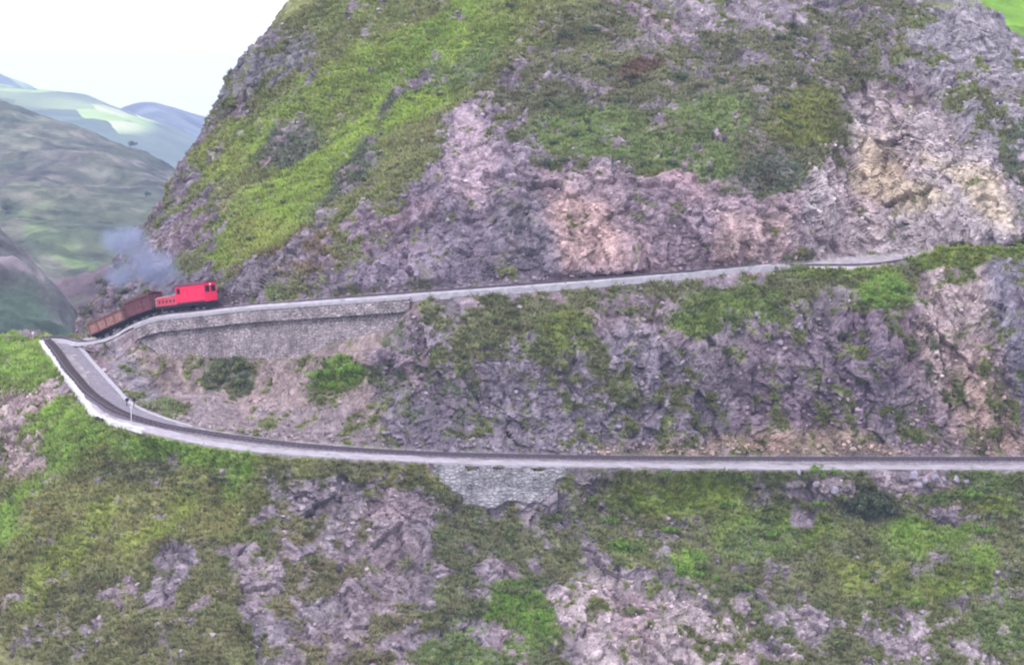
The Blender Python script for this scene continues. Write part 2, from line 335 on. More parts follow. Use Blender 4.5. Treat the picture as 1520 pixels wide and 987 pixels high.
# ------------------------------------------------------------------ land cover
def cover(px, py, P, rv=None):
    """rock albedo, plant albedo, plant cover, by where each ground point lies on the mountain"""
    P32 = P.astype(np.float32)
    w1 = fbm(P32, 5.0, 4, 11)*16; w2 = fbm(P32, 5.0, 4, 57)*16
    x = px+w1; y = py+w2
    n = len(px)
    rock = np.tile(np.array([.255, .22, .275]), (n, 1)); plant = np.tile(np.array([.13, .165, .055]), (n, 1)); veg = np.full(n, .27)
    def R(pts, c, f=14, a=1.):
        m = sstep(-f, f, poly_sd(x, y, pts))[:, None]*a; rock[:] = rock*(1-m)+np.array(c)*m
    def V(pts, cov, f=16, c=None, a=1.):
        nonlocal veg
        m = sstep(-f, f, poly_sd(x, y, pts))*a; veg = veg*(1-m)+cov*m
        if c is not None: plant[:] = plant*(1-m[:, None])+np.array(c)*m[:, None]
    OL = (.15, .175, .085); BR = (.185, .30, .06); MG = (.145, .215, .07); DK = (.10, .13, .085); YL = (.22, .28, .07); BN = (.17, .145, .09)
    def B(cx, cy, rx, ry, cov, c, rot=0, f=.35):
        nonlocal veg
        a = math.radians(rot); dx = (x-cx)*math.cos(a)+(y-cy)*math.sin(a); dy = -(x-cx)*math.sin(a)+(y-cy)*math.cos(a)
        m = 1-sstep(1-f, 1+f, np.sqrt((dx/rx)**2+(dy/ry)**2)); veg = veg*(1-m)+cov*m; plant[:] = plant*(1-m[:, None])+np.array(c)*m[:, None]
    # --- rock tones
    R([(640, 260), (690, 130), (745, 160), (790, 260), (815, 410), (500, 420), (480, 380)], (.27, .225, .30))
    R([(680, 180), (720, 160), (740, 300), (700, 330), (640, 300)], (.40, .32, .40))
    R([(560, 300), (640, 280), (760, 330), (790, 410), (480, 430), (440, 400)], (.235, .20, .27))
    R([(735, 300), (800, 300), (815, 400), (740, 400)], (.19, .17, .22))
    R([(800, 250), (1060, 255), (1190, 280), (1180, 395), (830, 415)], (.36, .28, .34))
    R([(820, 300), (900, 310), (920, 400), (830, 410)], (.46, .33, .33), a=.8)
    R([(1060, 320), (1170, 320), (1170, 390), (1040, 390)], (.46, .35, .37), a=.8)
    R([(930, 270), (1060, 300), (1050, 380), (960, 380)], (.25, .20, .26), a=.8)
    R([(1180, 260), (1250, 135), (1400, 170), (1500, 290), (1530, 360), (1200, 385)], (.46, .41, .46))
    R([(1270, 200), (1320, 215), (1400, 300), (1350, 330), (1290, 270)], (.60, .52, .42), a=.8)
    R([(1380, 230), (1490, 280), (1510, 330), (1440, 310)], (.64, .55, .45), a=.8)
    R([(1190, 330), (1270, 320), (1280, 385), (1190, 390)], (.36, .30, .35), a=.7)
    R([(1320, 70), (1400, -20), (1700, 0), (1700, 330), (1530, 330), (1400, 165)], (.31, .29, .35))
    R([(860, -40), (1160, -40), (1150, 50), (960, 70)], (.29, .255, .31))
    R([(340, 60), (470, 55), (470, 120), (330, 180), (290, 190)], (.20, .20, .235))
    R([(140, 380), (300, 250), (330, 320), (420, 400), (330, 470), (120, 510)], (.21, .185, .235))
    # cutting between the tracks
    R([(130, 505), (600, 460), (590, 640), (200, 610)], (.33, .265, .28))
    for (hx, hy, hr) in ((248, 548, 6), (262, 545, 5), (285, 548, 6), (236, 575, 7), (262, 578, 8), (287, 575, 7), (225, 560, 5), (310, 582, 6), (205, 540, 5)):
        R([(hx-hr, hy-2*hr), (hx+hr, hy-2*hr), (hx+hr, hy+2*hr), (hx-hr, hy+2*hr)], (.15, .115, .13), 5, .8)
    R([(200, 590), (430, 600), (600, 630), (600, 680), (240, 640)], (.28, .235, .27))
    R([(130, 505), (200, 500), (240, 600), (190, 600)], (.28, .26, .32))
    R([(560, 480), (900, 500), (1060, 520), (1060, 680), (560, 680)], (.25, .22, .285))
    R([(1110, 470), (1340, 480), (1330, 640), (1080, 640)], (.23, .185, .25))
    R([(880, 655), (1100, 650), (1230, 625), (1360, 675), (1360, 682), (880, 682)], (.38, .30, .27))
    R([(1370, 390), (1480, 380), (1470, 520), (1520, 660), (1440, 680), (1350, 500)], (.40, .33, .36))
    R([(1400, 540), (1470, 560), (1520, 680), (1430, 680)], (.44, .34, .32), a=.8)
    R([(1470, 380), (1720, 370), (1720, 640), (1500, 620)], (.24, .225, .30))
    # below the lower track
    R([(-100, 560), (80, 560), (130, 610), (60, 700), (-100, 760)], (.40, .33, .36))
    R([(380, 690), (640, 700), (660, 1000), (350, 1000)], (.28, .245, .30))
    R([(-100, 860), (100, 900), (130, 1000), (-100, 1000)], (.30, .265, .31))
    R([(785, 885), (870, 850), (1000, 880), (1120, 900), (1100, 1060), (920, 1060)], (.46, .39, .44))
    R([(900, 870), (980, 900), (960, 990), (920, 960)], (.34, .25, .30), a=.6)
    R([(1150, 900), (1520, 880), (1520, 1060), (1150, 1060)], (.36, .31, .37))
    R([(1180, 690), (1560, 690), (1560, 730), (1180, 735)], (.36, .30, .36))
    V([(640, 260), (690, 140), (745, 170), (800, 255), (1060, 275), (1190, 285), (1250, 140), (1400, 170), (1540, 300), (1540, 372), (820, 415), (480, 425)], .10)
    V([(170, 520), (600, 500), (600, 650), (240, 625)], .15)
    # --- plants, upper mountain
    V([(440, -60), (930, -60), (880, 10), (780, 60), (730, 120), (660, 190), (600, 290), (510, 330), (470, 390), (380, 370), (325, 290), (290, 240), (300, 190), (400, 150), (480, 100), (480, 50), (400, 30)], .84, c=(.17, .20, .08))
    V([(330, 300), (470, 330), (520, 400), (400, 440), (330, 380)], .35, c=BN)
    V([(720, 130), (880, 10), (1180, 40), (1320, -60), (1360, 70), (1270, 130), (1250, 230), (1180, 265), (1090, 285), (1010, 250), (900, 250), (830, 225), (790, 235), (740, 170)], .68, c=(.135, .155, .085))
    V([(860, -60), (1150, -60), (1160, 40), (960, 55), (900, 20)], .3)
    B(540, 195, 280, 40, .95, (.21, .31, .055), -38); B(425, 315, 130, 32, .98, (.20, .30, .055), -32); B(470, 150, 160, 26, .92, (.20, .28, .06), -38); B(370, 215, 95, 30, .85, (.2, .29, .06), -22)
    B(640, 60, 120, 26, .85, (.18, .28, .05), -35); B(390, 345, 60, 26, .95, YL, -15); B(330, 225, 40, 30, .9, YL, 0)
    B(430, 215, 50, 26, .7, DK, -30); B(520, 260, 70, 20, .6, DK, -50); B(600, 140, 70, 16, .6, DK, -45)
    B(530, 20, 90, 30, .8, (.17, .22, .07), -20); B(690, 95, 60, 20, .8, MG, -30)
    B(880, 190, 80, 40, .8, MG); B(1020, 230, 80, 35, .8, MG, 12); B(960, 110, 70, 30, .75, OL); B(1190, 175, 50, 40, .85, (.16, .2, .05)); B(1060, 180, 60, 30, .8, MG)
    B(950, 108, 25, 18, .9, (.115, .085, .055)); B(880, 60, 60, 35, .8, OL, 20); B(1140, 260, 60, 22, .75, DK); B(1290, 70, 60, 20, .7, OL); B(1230, 90, 50, 25, .6, OL)
    B(1450, 160, 40, 35, .5, OL); B(1510, 240, 30, 60, .5, DK)
    B(400, 435, 30, 14, .7, MG); B(285, 385, 14, 20, .7, OL); B(450, 415, 60, 14, .35, OL)
    # --- plants between tracks
    V([(620, 450), (860, 430), (1160, 405), (1180, 380), (1360, 385), (1360, 450), (1310, 480), (1270, 430), (1200, 425), (1130, 500), (1060, 500), (900, 470), (880, 600), (830, 590), (800, 500), (720, 540), (640, 520)], .7, c=(.14, .165, .08))
    B(1080, 460, 90, 38, .85, (.14, .21, .05), -10); B(1310, 435, 34, 34, .95, BR); B(1190, 410, 50, 22, .9, OL, -10); B(1240, 404, 90, 9, .95, (.15, .21, .05)); B(1450, 376, 110, 13, 1., (.17, .24, .05), -3)
    B(845, 500, 36, 34, .8, (.15, .2, .05)); B(700, 490, 50, 40, .7, OL); B(860, 570, 40, 40, .6, OL); B(1010, 580, 60, 24, .5, OL); B(1380, 540, 40, 60, .35, DK)
    B(470, 560, 60, 40, .5, OL); B(500, 556, 46, 26, 1., BR, -10); B(340, 555, 36, 34, .8, DK); B(235, 612, 40, 8, .8, (.15, .2, .09), 20); B(600, 520, 40, 60, .45, DK); B(660, 600, 60, 50, .35, DK)
    # --- plants below the lower track
    V([(-200, 495), (70, 500), (120, 560), (60, 575), (-200, 600)], .95, c=(.17, .27, .05))
    B(20, 530, 60, 30, 1., BR)
    V([(-300, 640), (60, 700), (130, 615), (200, 640), (400, 680), (640, 690), (660, 720), (420, 705), (360, 780), (280, 850), (160, 880), (100, 900), (-300, 900)], .95, c=(.20, .225, .085))
    V([(0, 870), (330, 800), (400, 1060), (-60, 1060)], .76, c=(.16, .18, .08))
    V([(400, 760), (600, 720), (640, 1060), (400, 1060)], .47, c=(.16, .165, .09))
    B(100, 650, 45, 60, .95, BR, 35); B(250, 672, 110, 22, .95, BR, 10); B(355, 700, 34, 40, .95, BR, 20); B(110, 800, 90, 24, .85, YL, -40); B(520, 700, 60, 16, .9, OL); B(200, 700, 60, 20, .8, OL); B(20, 760, 80, 18, .85, BR, -50)
    B(230, 780, 70, 18, .85, YL, -38); B(60, 870, 60, 18, .8, YL, -38)
    V([(640, 720), (700, 750), (860, 760), (870, 830), (790, 870), (790, 960), (900, 1060), (620, 1060), (650, 880)], .75, c=(.125, .15, .075))
    B(760, 920, 50, 60, .95, (.13, .25, .035)); B(700, 960, 80, 40, .7, MG); B(830, 820, 50, 20, .8, OL); B(740, 840, 45, 18, .2, OL)
    V([(840, 700), (1180, 700), (1560, 710), (1560, 1060), (1400, 1060), (1150, 960), (1120, 880), (1010, 860), (880, 840), (860, 760)], .72, c=(.15, .18, .08))
    V([(1130, 900), (1560, 880), (1560, 1060), (1130, 1060)], .55, c=(.13, .165, .06))
    for a_ in ((1010, 735, 95, 30, .95, (.17, .24, .04)), (1150, 790, 90, 40, .9, (.16, .24, .04)), (935, 805, 32, 18, 1., BR), (1020, 840, 26, 18, 1., BR), (1130, 800, 60, 30, .85, MG), (1370, 800, 70, 28, .95, BR), (1470, 745, 34, 22, 1., YL), (1290, 748, 42, 30, 1., DK),
               (1225, 698, 34, 13, 1., MG), (1440, 720, 80, 22, .9, MG), (1290, 850, 60, 25, .85, YL), (1400, 870, 110, 20, .9, (.16, .23, .045)), (1500, 930, 60, 40, .8, MG), (1240, 960, 60, 40, .75, OL), (1450, 835, 34, 18, .9, BR)):
        B(*a_)
    B(1210, 720, 50, 14, .15, OL); B(1360, 710, 60, 12, .1, OL); B(1200, 770, 16, 18, .05, OL); B(1390, 760, 30, 20, .3, OL); B(1190, 915, 30, 36, .1, OL)
    B(250, 850, 30, 50, .15, OL, 30); B(430, 720, 34, 34, .2, OL); B(500, 760, 26, 40, .15, OL); B(600, 800, 50, 70, .12, OL); B(170, 870, 40, 16, .15, OL, -30)
    # natural break-up: shrubs and rock come and go over a few metres, and streaks run down the fall line
    n1 = fbm(P32, 2.6, 4, 91); n2 = fbm(P32*np.array([.75, .75, .75], np.float32), 1.1, 3, 131)
    st = P32.copy(); st[:, 0] = P32[:, 0]*.8-P32[:, 2]*.75; st[:, 2] = (P32[:, 0]*.75+P32[:, 2]*.8)*.25; st[:, 1] *= .5
    n3 = fbm(st, 2.2, 3, 171)*sstep(800, 350, px)
    n4 = fbm(P32, .6, 2, 151); v = np.clip(veg+(n1*.55+n2*.45+n3*.4+n4*.3)*(1-np.abs(veg-.5)*1.0), 0, 1)
    cov = sstep(.26, .80, v)
    hue = fbm(P32, 3.5, 3, 211)[:, None]; hue2 = fbm(P32, 1.3, 3, 251)[:, None]
    plant = plant*np.array([1.36, 1.22, 1.16])+np.array([.016, .012, .016])
    plant2 = plant*(1+.22*hue+.18*hue2+.15*n3[:, None]); plant2 = plant2+np.clip(-hue2, 0, 1)*np.array([.035, .01, .01])
    rh = fbm(P32, 4.5, 4, 301)[:, None]; rh2 = fbm(P32, .9, 3, 331)[:, None]
    vs = fbm(P32*np.array([1, 1, .22], np.float32), 1.5, 3, 391)[:, None]
    rock2 = rock*np.array([.905, .85, .80])*(1+.20*vs+.16*rh+.22*rh2)+np.clip(rh2, 0, 1)*np.array([.03, .022, .015])+np.clip(fbm(P32, 7, 3, 371), 0, 1)[:, None]*np.array([.03, .0, -.005])
    return np.clip(rock2, .03, .8), np.clip(plant2, .02, .6), cov, veg
ROCK, PLANT, COV, VEG = cover(PX, PY, P0)
ledge = sstep(4.93, 5.02, rv)*(1-sstep(5.98, 6.1, rv))+sstep(9.7, 10.02, rv)*(1-sstep(10.98, 11.1, rv))
onl = np.clip(ledge, 0, 1)

# ------------------------------------------------------------------ relief of the mountain
Sg = S
du = np.gradient(Sg, axis=1); dv = np.gradient(Sg, axis=0)
Nn = np.cross(du, dv); Nn /= np.linalg.norm(Nn, axis=2, keepdims=True)+1e-9
cam = -Sg; sgn = np.sign(np.sum(Nn*cam, axis=2).mean()); Nn *= sgn
Nf = Nn.reshape(-1, 3)
P32 = P0.astype(np.float32)
warp = np.stack([fbm(P32, 3, 2, 401), fbm(P32, 3, 2, 402), fbm(P32, 3, 2, 403)], 1)*.7
Pw = P32+warp
an = Pw.copy(); an[:, 0] = Pw[:, 0]*.85+Pw[:, 2]*.25; an[:, 2] = Pw[:, 2]*.42-Pw[:, 0]*.12     # joints lean, blocks taller than wide
f1, e1 = facets(an, 3.4, 500, 1.5)
f2, e2 = facets(an, 1.35, 520, 1.5)
f3, e3 = facets(Pw, .55, 540, 1.4)
big = fbm(P32*np.array([1, 1, .45], np.float32), 13, 3, 600)
gul = fbm(P32*np.array([1, .6, .22], np.float32), 4.5, 3, 640)
lump = fbm(P32, 1.4, 4, 680)
rk = 1-COV*.75
mask = 1.0-onl
# keep the ground calm at both ledge edges
dist_ledge = np.minimum(np.abs(rv-5.5)-.5, np.minimum(np.abs(rv-10.0)-1.0, 99))
calm = sstep(0.0, .45, np.clip(dist_ledge, 0, 9))
wallz = sstep(190, 230, PX)*(1-sstep(575, 620, PX))*sstep(8.02, 8.3, rv)*(1-sstep(9.0, 9.2, rv))
wall2 = sstep(-4, 12, poly_sd(PX+fbm(P32, 1.5, 3, 77)*9, PY+fbm(P32, 1.5, 3, 78)*9, [(622, 684), (850, 690), (850, 705), (800, 750), (700, 757), (660, 730)]))
calm2 = np.clip(calm, .12, 1)*(1-wallz)
cutf = 1-.75*sstep(580, 520, PX)*sstep(6.0, 6.3, rv)*(1-sstep(9, 9.5, rv))
rk = rk*cutf
disp = (big*1.1+gul*.55)*calm*(1-wallz)+(f1*.95*rk+f2*.50*rk+f3*.24*rk-np.exp(-e2*9)*.08*rk-np.exp(-e1*10)*.16*rk+lump*.30*cutf)*calm2
disp = disp*mask*(.05+.95*sstep(14, 42, np.hypot(PX-112, (PY-505)*1.6)))
disp = disp*(1-wall2*.9)-wallz*1.35-wall2*.25+sstep(7.6, 7.95, rv)*(1-sstep(8.05, 8.25, rv))*sstep(190, 230, PX)*(1-sstep(590, 640, PX))*(.25+lump*.3)
P1 = P0+Nf*disp[:, None]
# gravel ledges: gentle unevenness
P1[:, 2] += onl*(fbm(P32, 1.2, 3, 720)*.05)
colm = ROCK*(1-COV[:, None])+PLANT*COV[:, None]*.9
# stone toned mildly darker along crack lines, paler on blocks that stand out
colm = colm*(1-.14*np.exp(-e2*8)*rk)[:, None]*(1+.22*f1*rk+.25*f2*rk)[:, None]
lc = np.array([.36, .315, .35])*(1+.3*(rv > 9.5))[:, None]*(1+.18*fbm(P32, 2.2, 4, 760))[:, None]
gm = sstep(.25, .75, fbm(P32, 2.0, 3, 790)*.5+.35)[:, None]*.25
lc = lc*(1-gm)+np.array([.2, .2, .12])*gm
colm = colm*(1-onl[:, None])+lc*onl[:, None]
ii = np.arange(NR*NC).reshape(NR, NC)
Fq = np.stack([ii[:-1, :-1], ii[:-1, 1:], ii[1:, 1:], ii[1:, :-1]], -1).reshape(-1, 4)
if sgn > 0: pass
mount = mesh_np('mountain_slope', P1, Fq, M_terr, colm, smooth=False)
tag(mount, kind='structure')
fn = mount.data.polygons[len(Fq)//2]

# ------------------------------------------------------------------ ribbon helpers along the ledges
def row_curve(r, T): return hermite(G[r], tk, T)
def hpoly(pts, n=400):
    pts = np.array(pts, float); t = np.concatenate([[0], np.cumsum(np.linalg.norm(np.diff(pts, axis=0), axis=1))])
    return hermite(pts, t, np.linspace(0, t[-1], n))
def resample(c, step):
    t = np.concatenate([[0], np.cumsum(np.linalg.norm(np.diff(c, axis=0), axis=1))]); T = np.arange(0, t[-1], step)
    return np.stack([np.interp(T, t, c[:, i]) for i in range(3)], 1)
def plan_normal(c):
    d = np.gradient(c, axis=0); n = np.stack([-d[:, 1], d[:, 0], np.zeros(len(d))], 1); n /= np.linalg.norm(n, axis=1, keepdims=True)
    return n
def sweep(c, prof, name, mat, parent=None, jit=0., uv=False):
    """sweep a closed (side, height) profile along curve c"""
    n = plan_normal(c); k = len(prof); prof = np.array(prof)
    V = c[:, None, :]+n[:, None, :]*prof[None, :, :1]+np.array([0, 0, 1.])*prof[None, :, 1:]
    if jit: V = V+rng.normal(0, jit, V.shape)
    V = V.reshape(-1, 3); m = len(c); i = np.arange(m-1)[:, None]*k; j = np.arange(k)[None, :]
    Fc = np.stack([i+j, i+(j+1) % k, i+k+(j+1) % k, i+k+j], -1).reshape(-1, 4)
    ends = np.array([[0, 1, 2, 3], [m*k-4, m*k-3, m*k-2, m*k-1]]) if k == 4 else np.zeros((0, 4), int)
    return mesh_np(name, V, np.concatenate([Fc, ends]), mat, parent=parent, smooth=False)

def ledge_z_lower(x):
    lo = np.array([[k['lo'][0], k['lo'][2]] for k in K[2:]]); return np.interp(x, lo[:, 0], lo[:, 1])
# lower track line
lt = [(66, 503.5), (78, 515), (112, 560), (150, 597), (185, 617), (230, 631), (310, 645.5), (420, 660.5), (610, 674.5), (800, 680), (1000, 682.5), (1300, 683.5), (1520, 683.5), (1790, 683.5)]
ltz = [-36.85, -37.1, -38.4, -39.7, -40.6, -41.4, -42.4, -43.25, -44.35, -45.0, -45.8, -46.5, -47.0, -47.6]
lower_line = hpoly([atZ(x, y, z+.05) for (x, y), z in zip(lt, ltz)], 600)
# upper track line: middle of the upper ledge
Tup = np.linspace(tk[2]+.0, tk[-1], 700)
upl = row_curve(R_UL, Tup)*.5+row_curve(R_UI, Tup)*.5
near = row_curve(R_UL, Tup); dirb = (row_curve(R_UI, Tup)-near); dirb /= np.linalg.norm(dirb, axis=1, keepdims=True)
upper_line = near+dirb*2.5; upper_line[:, 2] += .05
tail = [atZ(66, 503.2, -36.85), atZ(92, 504.2, -36.8)]
upper_line = np.concatenate([hpoly([tail[0], tail[1], upper_line[20], upper_line[60]], 60)[:-1], upper_line[60:]])

def railway(line, name, label, dark):
    root = empty(name, tuple(line[len(line)//2])); tag(root, label, 'railway track', 'railway tracks on the mountain ledges')
    o = line[len(line)//2]
    c = resample(line, .5)-o
    sweep(c, [(-.95, -.25), (-.68, .10), (.68, .10), (.95, -.25)] if dark else [(-1.5, -.25), (-1.1, .19), (1.1, .19), (1.5, -.25)], 'ballast_bed', M_darkbed if dark else M_gravel, root, .012)
    for s in (-.5, .5):
        sweep(resample(line, .8)-o, [(s-.06, .20), (s-.05, .36), (s+.05, .36), (s+.06, .20)], 'rail', M_rail, root)
    cs = resample(line, .62)-o; n = plan_normal(cs); V = []; Fc = []
    d = np.stack([n[:, 1], -n[:, 0], n[:, 2]], 1)
    for i in range(len(cs)):
        b = len(V)
        for (a_, b_, h) in [(-.66, -.11, .08), (.66, -.11, .08), (.66, .11, .08), (-.66, .11, .08), (-.66, -.11, .2), (.66, -.11, .2), (.66, .11, .2), (-.66, .11, .2)]:
            V.append(cs[i]+n[i]*a_+d[i]*b_+np.array([0, 0, h]))
        Fc += [(b+4, b+5, b+6, b+7), (b, b+1, b+5, b+4), (b+1, b+2, b+6, b+5), (b+2, b+3, b+7, b+6), (b+3, b, b+4, b+7)]
    s = mesh_np('sleepers', np.array(V), np.array(Fc), M_sleeper if dark else M_bed, parent=root); s['kind'] = 'stuff'
    return root
railway(lower_line, 'railway_track', 'dark narrow railway track curving along the lower ledge from the hairpin at the left', True)
railway(upper_line, 'railway_track', 'narrow railway track on the upper ledge climbing from the hairpin behind the train', False)

# pale gravel shoulder outside the lower track, grey platform inside the bend, pale edging lines
Tl = np.linspace(tk[2], tk[-1], 900)
LOc = row_curve(R_LO, Tl); LIc = row_curve(R_LI, Tl)
def strip(a, b, name, mat, lift, n=7, crown=.0):
    s = np.linspace(0, 1, n)[:, None, None]; g = a*(1-s)+b*s
    g = g.copy(); g[..., 2] += lift+.03*vnoise(g.reshape(-1, 3).astype(np.float32), .8, 5).reshape(g.shape[:2])
    k = g.shape[1]; top = g.reshape(-1, 3); low = top.copy(); low[:, 2] -= .25
    V = np.concatenate([top, low]); id_ = np.arange(n*k).reshape(n, k)
    q = np.stack([id_[:-1, :-1], id_[:-1, 1:], id_[1:, 1:], id_[1:, :-1]], -1).reshape(-1, 4)
    e1 = np.stack([id_[0, :-1], id_[0, 1:], id_[0, 1:]+n*k, id_[0, :-1]+n*k], -1); e2 = np.stack([id_[-1, :-1], id_[-1, 1:], id_[-1, 1:]+n*k, id_[-1, :-1]+n*k], -1)
    return tag(mesh_np(name, V, np.concatenate([q, e1, e2]), mat), kind='structure')
wid = np.linalg.norm(LIc-LOc, axis=1)[:, None]; dir_ = (LIc-LOc)/wid
pxl, _ = proj(LOc)
wout = (np.interp(pxl, [60, 150, 400, 700, 1500], [1.4, 2.3, 3.3, 2.8, 2.8]))[:, None]
wob = (fbm(LOc.astype(np.float32), 4., 4, 8)*.75)[:, None]
strip(LOc-dir_*.05+dir_*np.abs(wob[::-1])*.9, LOc+dir_*np.minimum(wout+wob, wid*.6), 'gravel_path', M_gravel, .05)
m = pxl < 330
strip((LOc+dir_*(wout+1.4))[m], (LIc-dir_*.5)[m], 'hairpin_platform', M_bed, .04)
m = (pxl < 260)
edge = resample((LIc-dir_*.35)[m], .5)
k1 = sweep(edge, [(-.3, -.1), (-.28, .16), (.28, .16), (.3, -.1)], 'stone_kerb', M_conc, jit=.02)
tag(k1, 'pale stone kerb along the inside edge of the hairpin platform at left', 'kerb')
e2_ = resample((LOc+dir_*.15)[(pxl < 215)], .5)
k2 = sweep(e2_, [(-.35, -.25), (-.3, .28), (.25, .28), (.35, -.1)], 'parapet_wall', col_mat('parapet_stone', 2, .2, .05, 6, attr=False, base=(.60, .565, .60)), jit=.05)
tag(k2, 'whitish low parapet along the outer edge of the hairpin bend', 'parapet')

# ------------------------------------------------------------------ retaining walls
def ret_wall(name, label, c, h, tiers, mat, coping_mat, cop_h=.22, bat=.12):
    """c: top edge line (world), h: height at each point; tiers: [(fraction of h, set-out m)]"""
    n = plan_normal(c); ctr = c[len(c)//2]
    if np.dot(n[len(n)//2], -ctr) < 0: n = -n
    root = empty(name, tuple(ctr)); tag(root, label, 'retaining wall')
    L = np.concatenate([[0], np.cumsum(np.linalg.norm(np.diff(c, axis=0), axis=1))])
    lo = np.zeros(len(c))
    for ti, (ta, tb, out) in enumerate(tiers):
        za = -np.minimum(ta, h); zb = -np.minimum(tb, h) if tb else -h
        rowsn = 10; s = np.linspace(0, 1, rowsn)
        V = []; UV = []
        for si in s:
            z = za*(1-si)+zb*si
            off = out+(-z)*bat+rng.normal(0, .025, len(c))
            V.append(c+n*off[:, None]+np.array([0, 0, 1.])*z[:, None]-ctr); UV.append(np.stack([L, -z], 1))
        # back edge of the top so that it has thickness
        V.insert(0, c-n*.5+np.array([0, 0, 1.])*za[:, None]-ctr); UV.insert(0, np.stack([L, -za-.5], 1))
        if len(tiers) > 1 and ti == 0:
            V.append(c-n*.2+np.array([0, 0, 1.])*zb[:, None]-ctr); UV.append(np.stack([L, -zb+1], 1)); rowsn += 1
        V = np.array(V); k = len(c); id_ = np.arange((rowsn+1)*k).reshape(rowsn+1, k)
        q = np.stack([id_[:-1, :-1], id_[:-1, 1:], id_[1:, 1:], id_[1:, :-1]], -1).reshape(-1, 4)
        o = mesh_np('upper_tier' if ti == 0 and len(tiers) > 1 else 'wall_face', V.reshape(-1, 3), q, mat, parent=root)
        uvl = o.data.uv_layers.new(name='UVMap'); UVf = np.array(UV).reshape(-1, 2)[q.ravel()]
        uvl.data.foreach_set('uv', UVf.astype(np.float32).ravel())
    cc = c-ctr
    sgn_ = 1 if np.dot(plan_normal(c)[len(c)//2], n[len(c)//2]) > 0 else -1
    prof = [(-.35*sgn_, -.12), (-.35*sgn_, cop_h), (.95*sgn_, cop_h), (.95*sgn_, -.12)]
    sweep(cc, prof, 'coping', coping_mat, root, .015)
    return root
Tw = np.linspace(tk[2], tk[-1], 1600); UOc = row_curve(R_UC, Tw); pw, _ = proj(UOc)
m = (pw > 205) & (pw < 612); cw = UOc[m]; hw = np.interp(pw[m], [205, 240, 300, 400, 540, 575, 612], [1.2, 4.4, 5.8, 6.4, 6.6, 4.8, 1.3])+vnoise(cw.astype(np.float32), 2.5, 9)*.35
ret_wall('retaining_wall', 'long two-tier stone retaining wall under the upper track beside the train', cw, hw, [(0, 1.55, .85), (1.5, None, .2)], M_wall, M_conc)
# low kerb wall continuing along the upper ledge
m = (pw > 606) & (pw < 1172); ck = UOc[m]
kk = sweep(resample(ck, .6), [(-.25, -.5), (-.25, .26), (.3, .26), (.3, -.5)], 'edge_kerb', M_conc, jit=.03)
tag(kk, 'pale stone edging along the open stretch of the upper ledge', 'kerb')
# battered pale facing laid on the slope below the lower track
w2 = wall2.reshape(NR, NC); q4 = (w2[:-1, :-1] > .55) & (w2[:-1, 1:] > .55) & (w2[1:, 1:] > .55) & (w2[1:, :-1] > .55) & (RV[:-1, None] < 4.97)
q = Fq[q4.ravel()]; used, inv = np.unique(q.ravel(), return_inverse=True); qq = inv.reshape(-1, 4)
Vw = P1[used]+Nf[used]*(.02+.30*sstep(.55, .9, wall2[used])+.10*fbm(P32[used], .7, 4, 66))[:, None]; ctr = Vw.mean(0)
rt = empty('retaining_wall', tuple(ctr)); tag(rt, 'pale weathered masonry facing on the slope directly below the lower track', 'retaining wall')
fo = mesh_np('wall_face', Vw-ctr, qq, M_wall2, parent=rt); uvl = fo.data.uv_layers.new(name='UVMap')
UVw = np.stack([Vw[:, 0], Vw[:, 2]*1.2], 1)[qq.ravel()]; uvl.data.foreach_set('uv', UVw.astype(np.float32).ravel())

# ------------------------------------------------------------------ far land
def loft(name, ctrl, mat, colf, nu=260, nv=200, amp=1., sc=30, kind='structure', smooth=True):
    Gc = np.array([[atD(*p) for p in row] for row in ctrl])
    tu = knots(Gc, range(len(Gc))); Su = hermite(Gc, tu, np.linspace(0, tu[-1], nu))
    sub = Su.transpose(1, 0, 2); tv = np.concatenate([[0], np.cumsum(np.mean(np.linalg.norm(np.diff(sub, axis=1), axis=2), axis=0))])
    Sv = hermite(sub, tv, np.linspace(0, tv[-1], nv)).transpose(1, 0, 2)
    P = Sv.reshape(-1, 3); p32 = P.astype(np.float32); x, y = proj(P)
    r = fbm(p32, sc, 6, 801, .55); rid_ = (1-np.abs(fbm(p32*np.array([1, .5, .6], np.float32), sc*1.6, 4, 851)))
    P = P.copy(); P[:, 2] += amp*(r+.8*(rid_-.7))
    id_ = np.arange(nu*nv).reshape(nv, nu); q = np.stack([id_[:-1, :-1], id_[:-1, 1:], id_[1:, 1:], id_[1:, :-1]], -1).reshape(-1, 4)
    o = mesh_np(name, P, q, mat, colf(x, y, p32), smooth=smooth)
    return tag(o, kind=kind)
def blend(c, m, k): return c*(1-m[:, None])+np.array(k)*m[:, None]
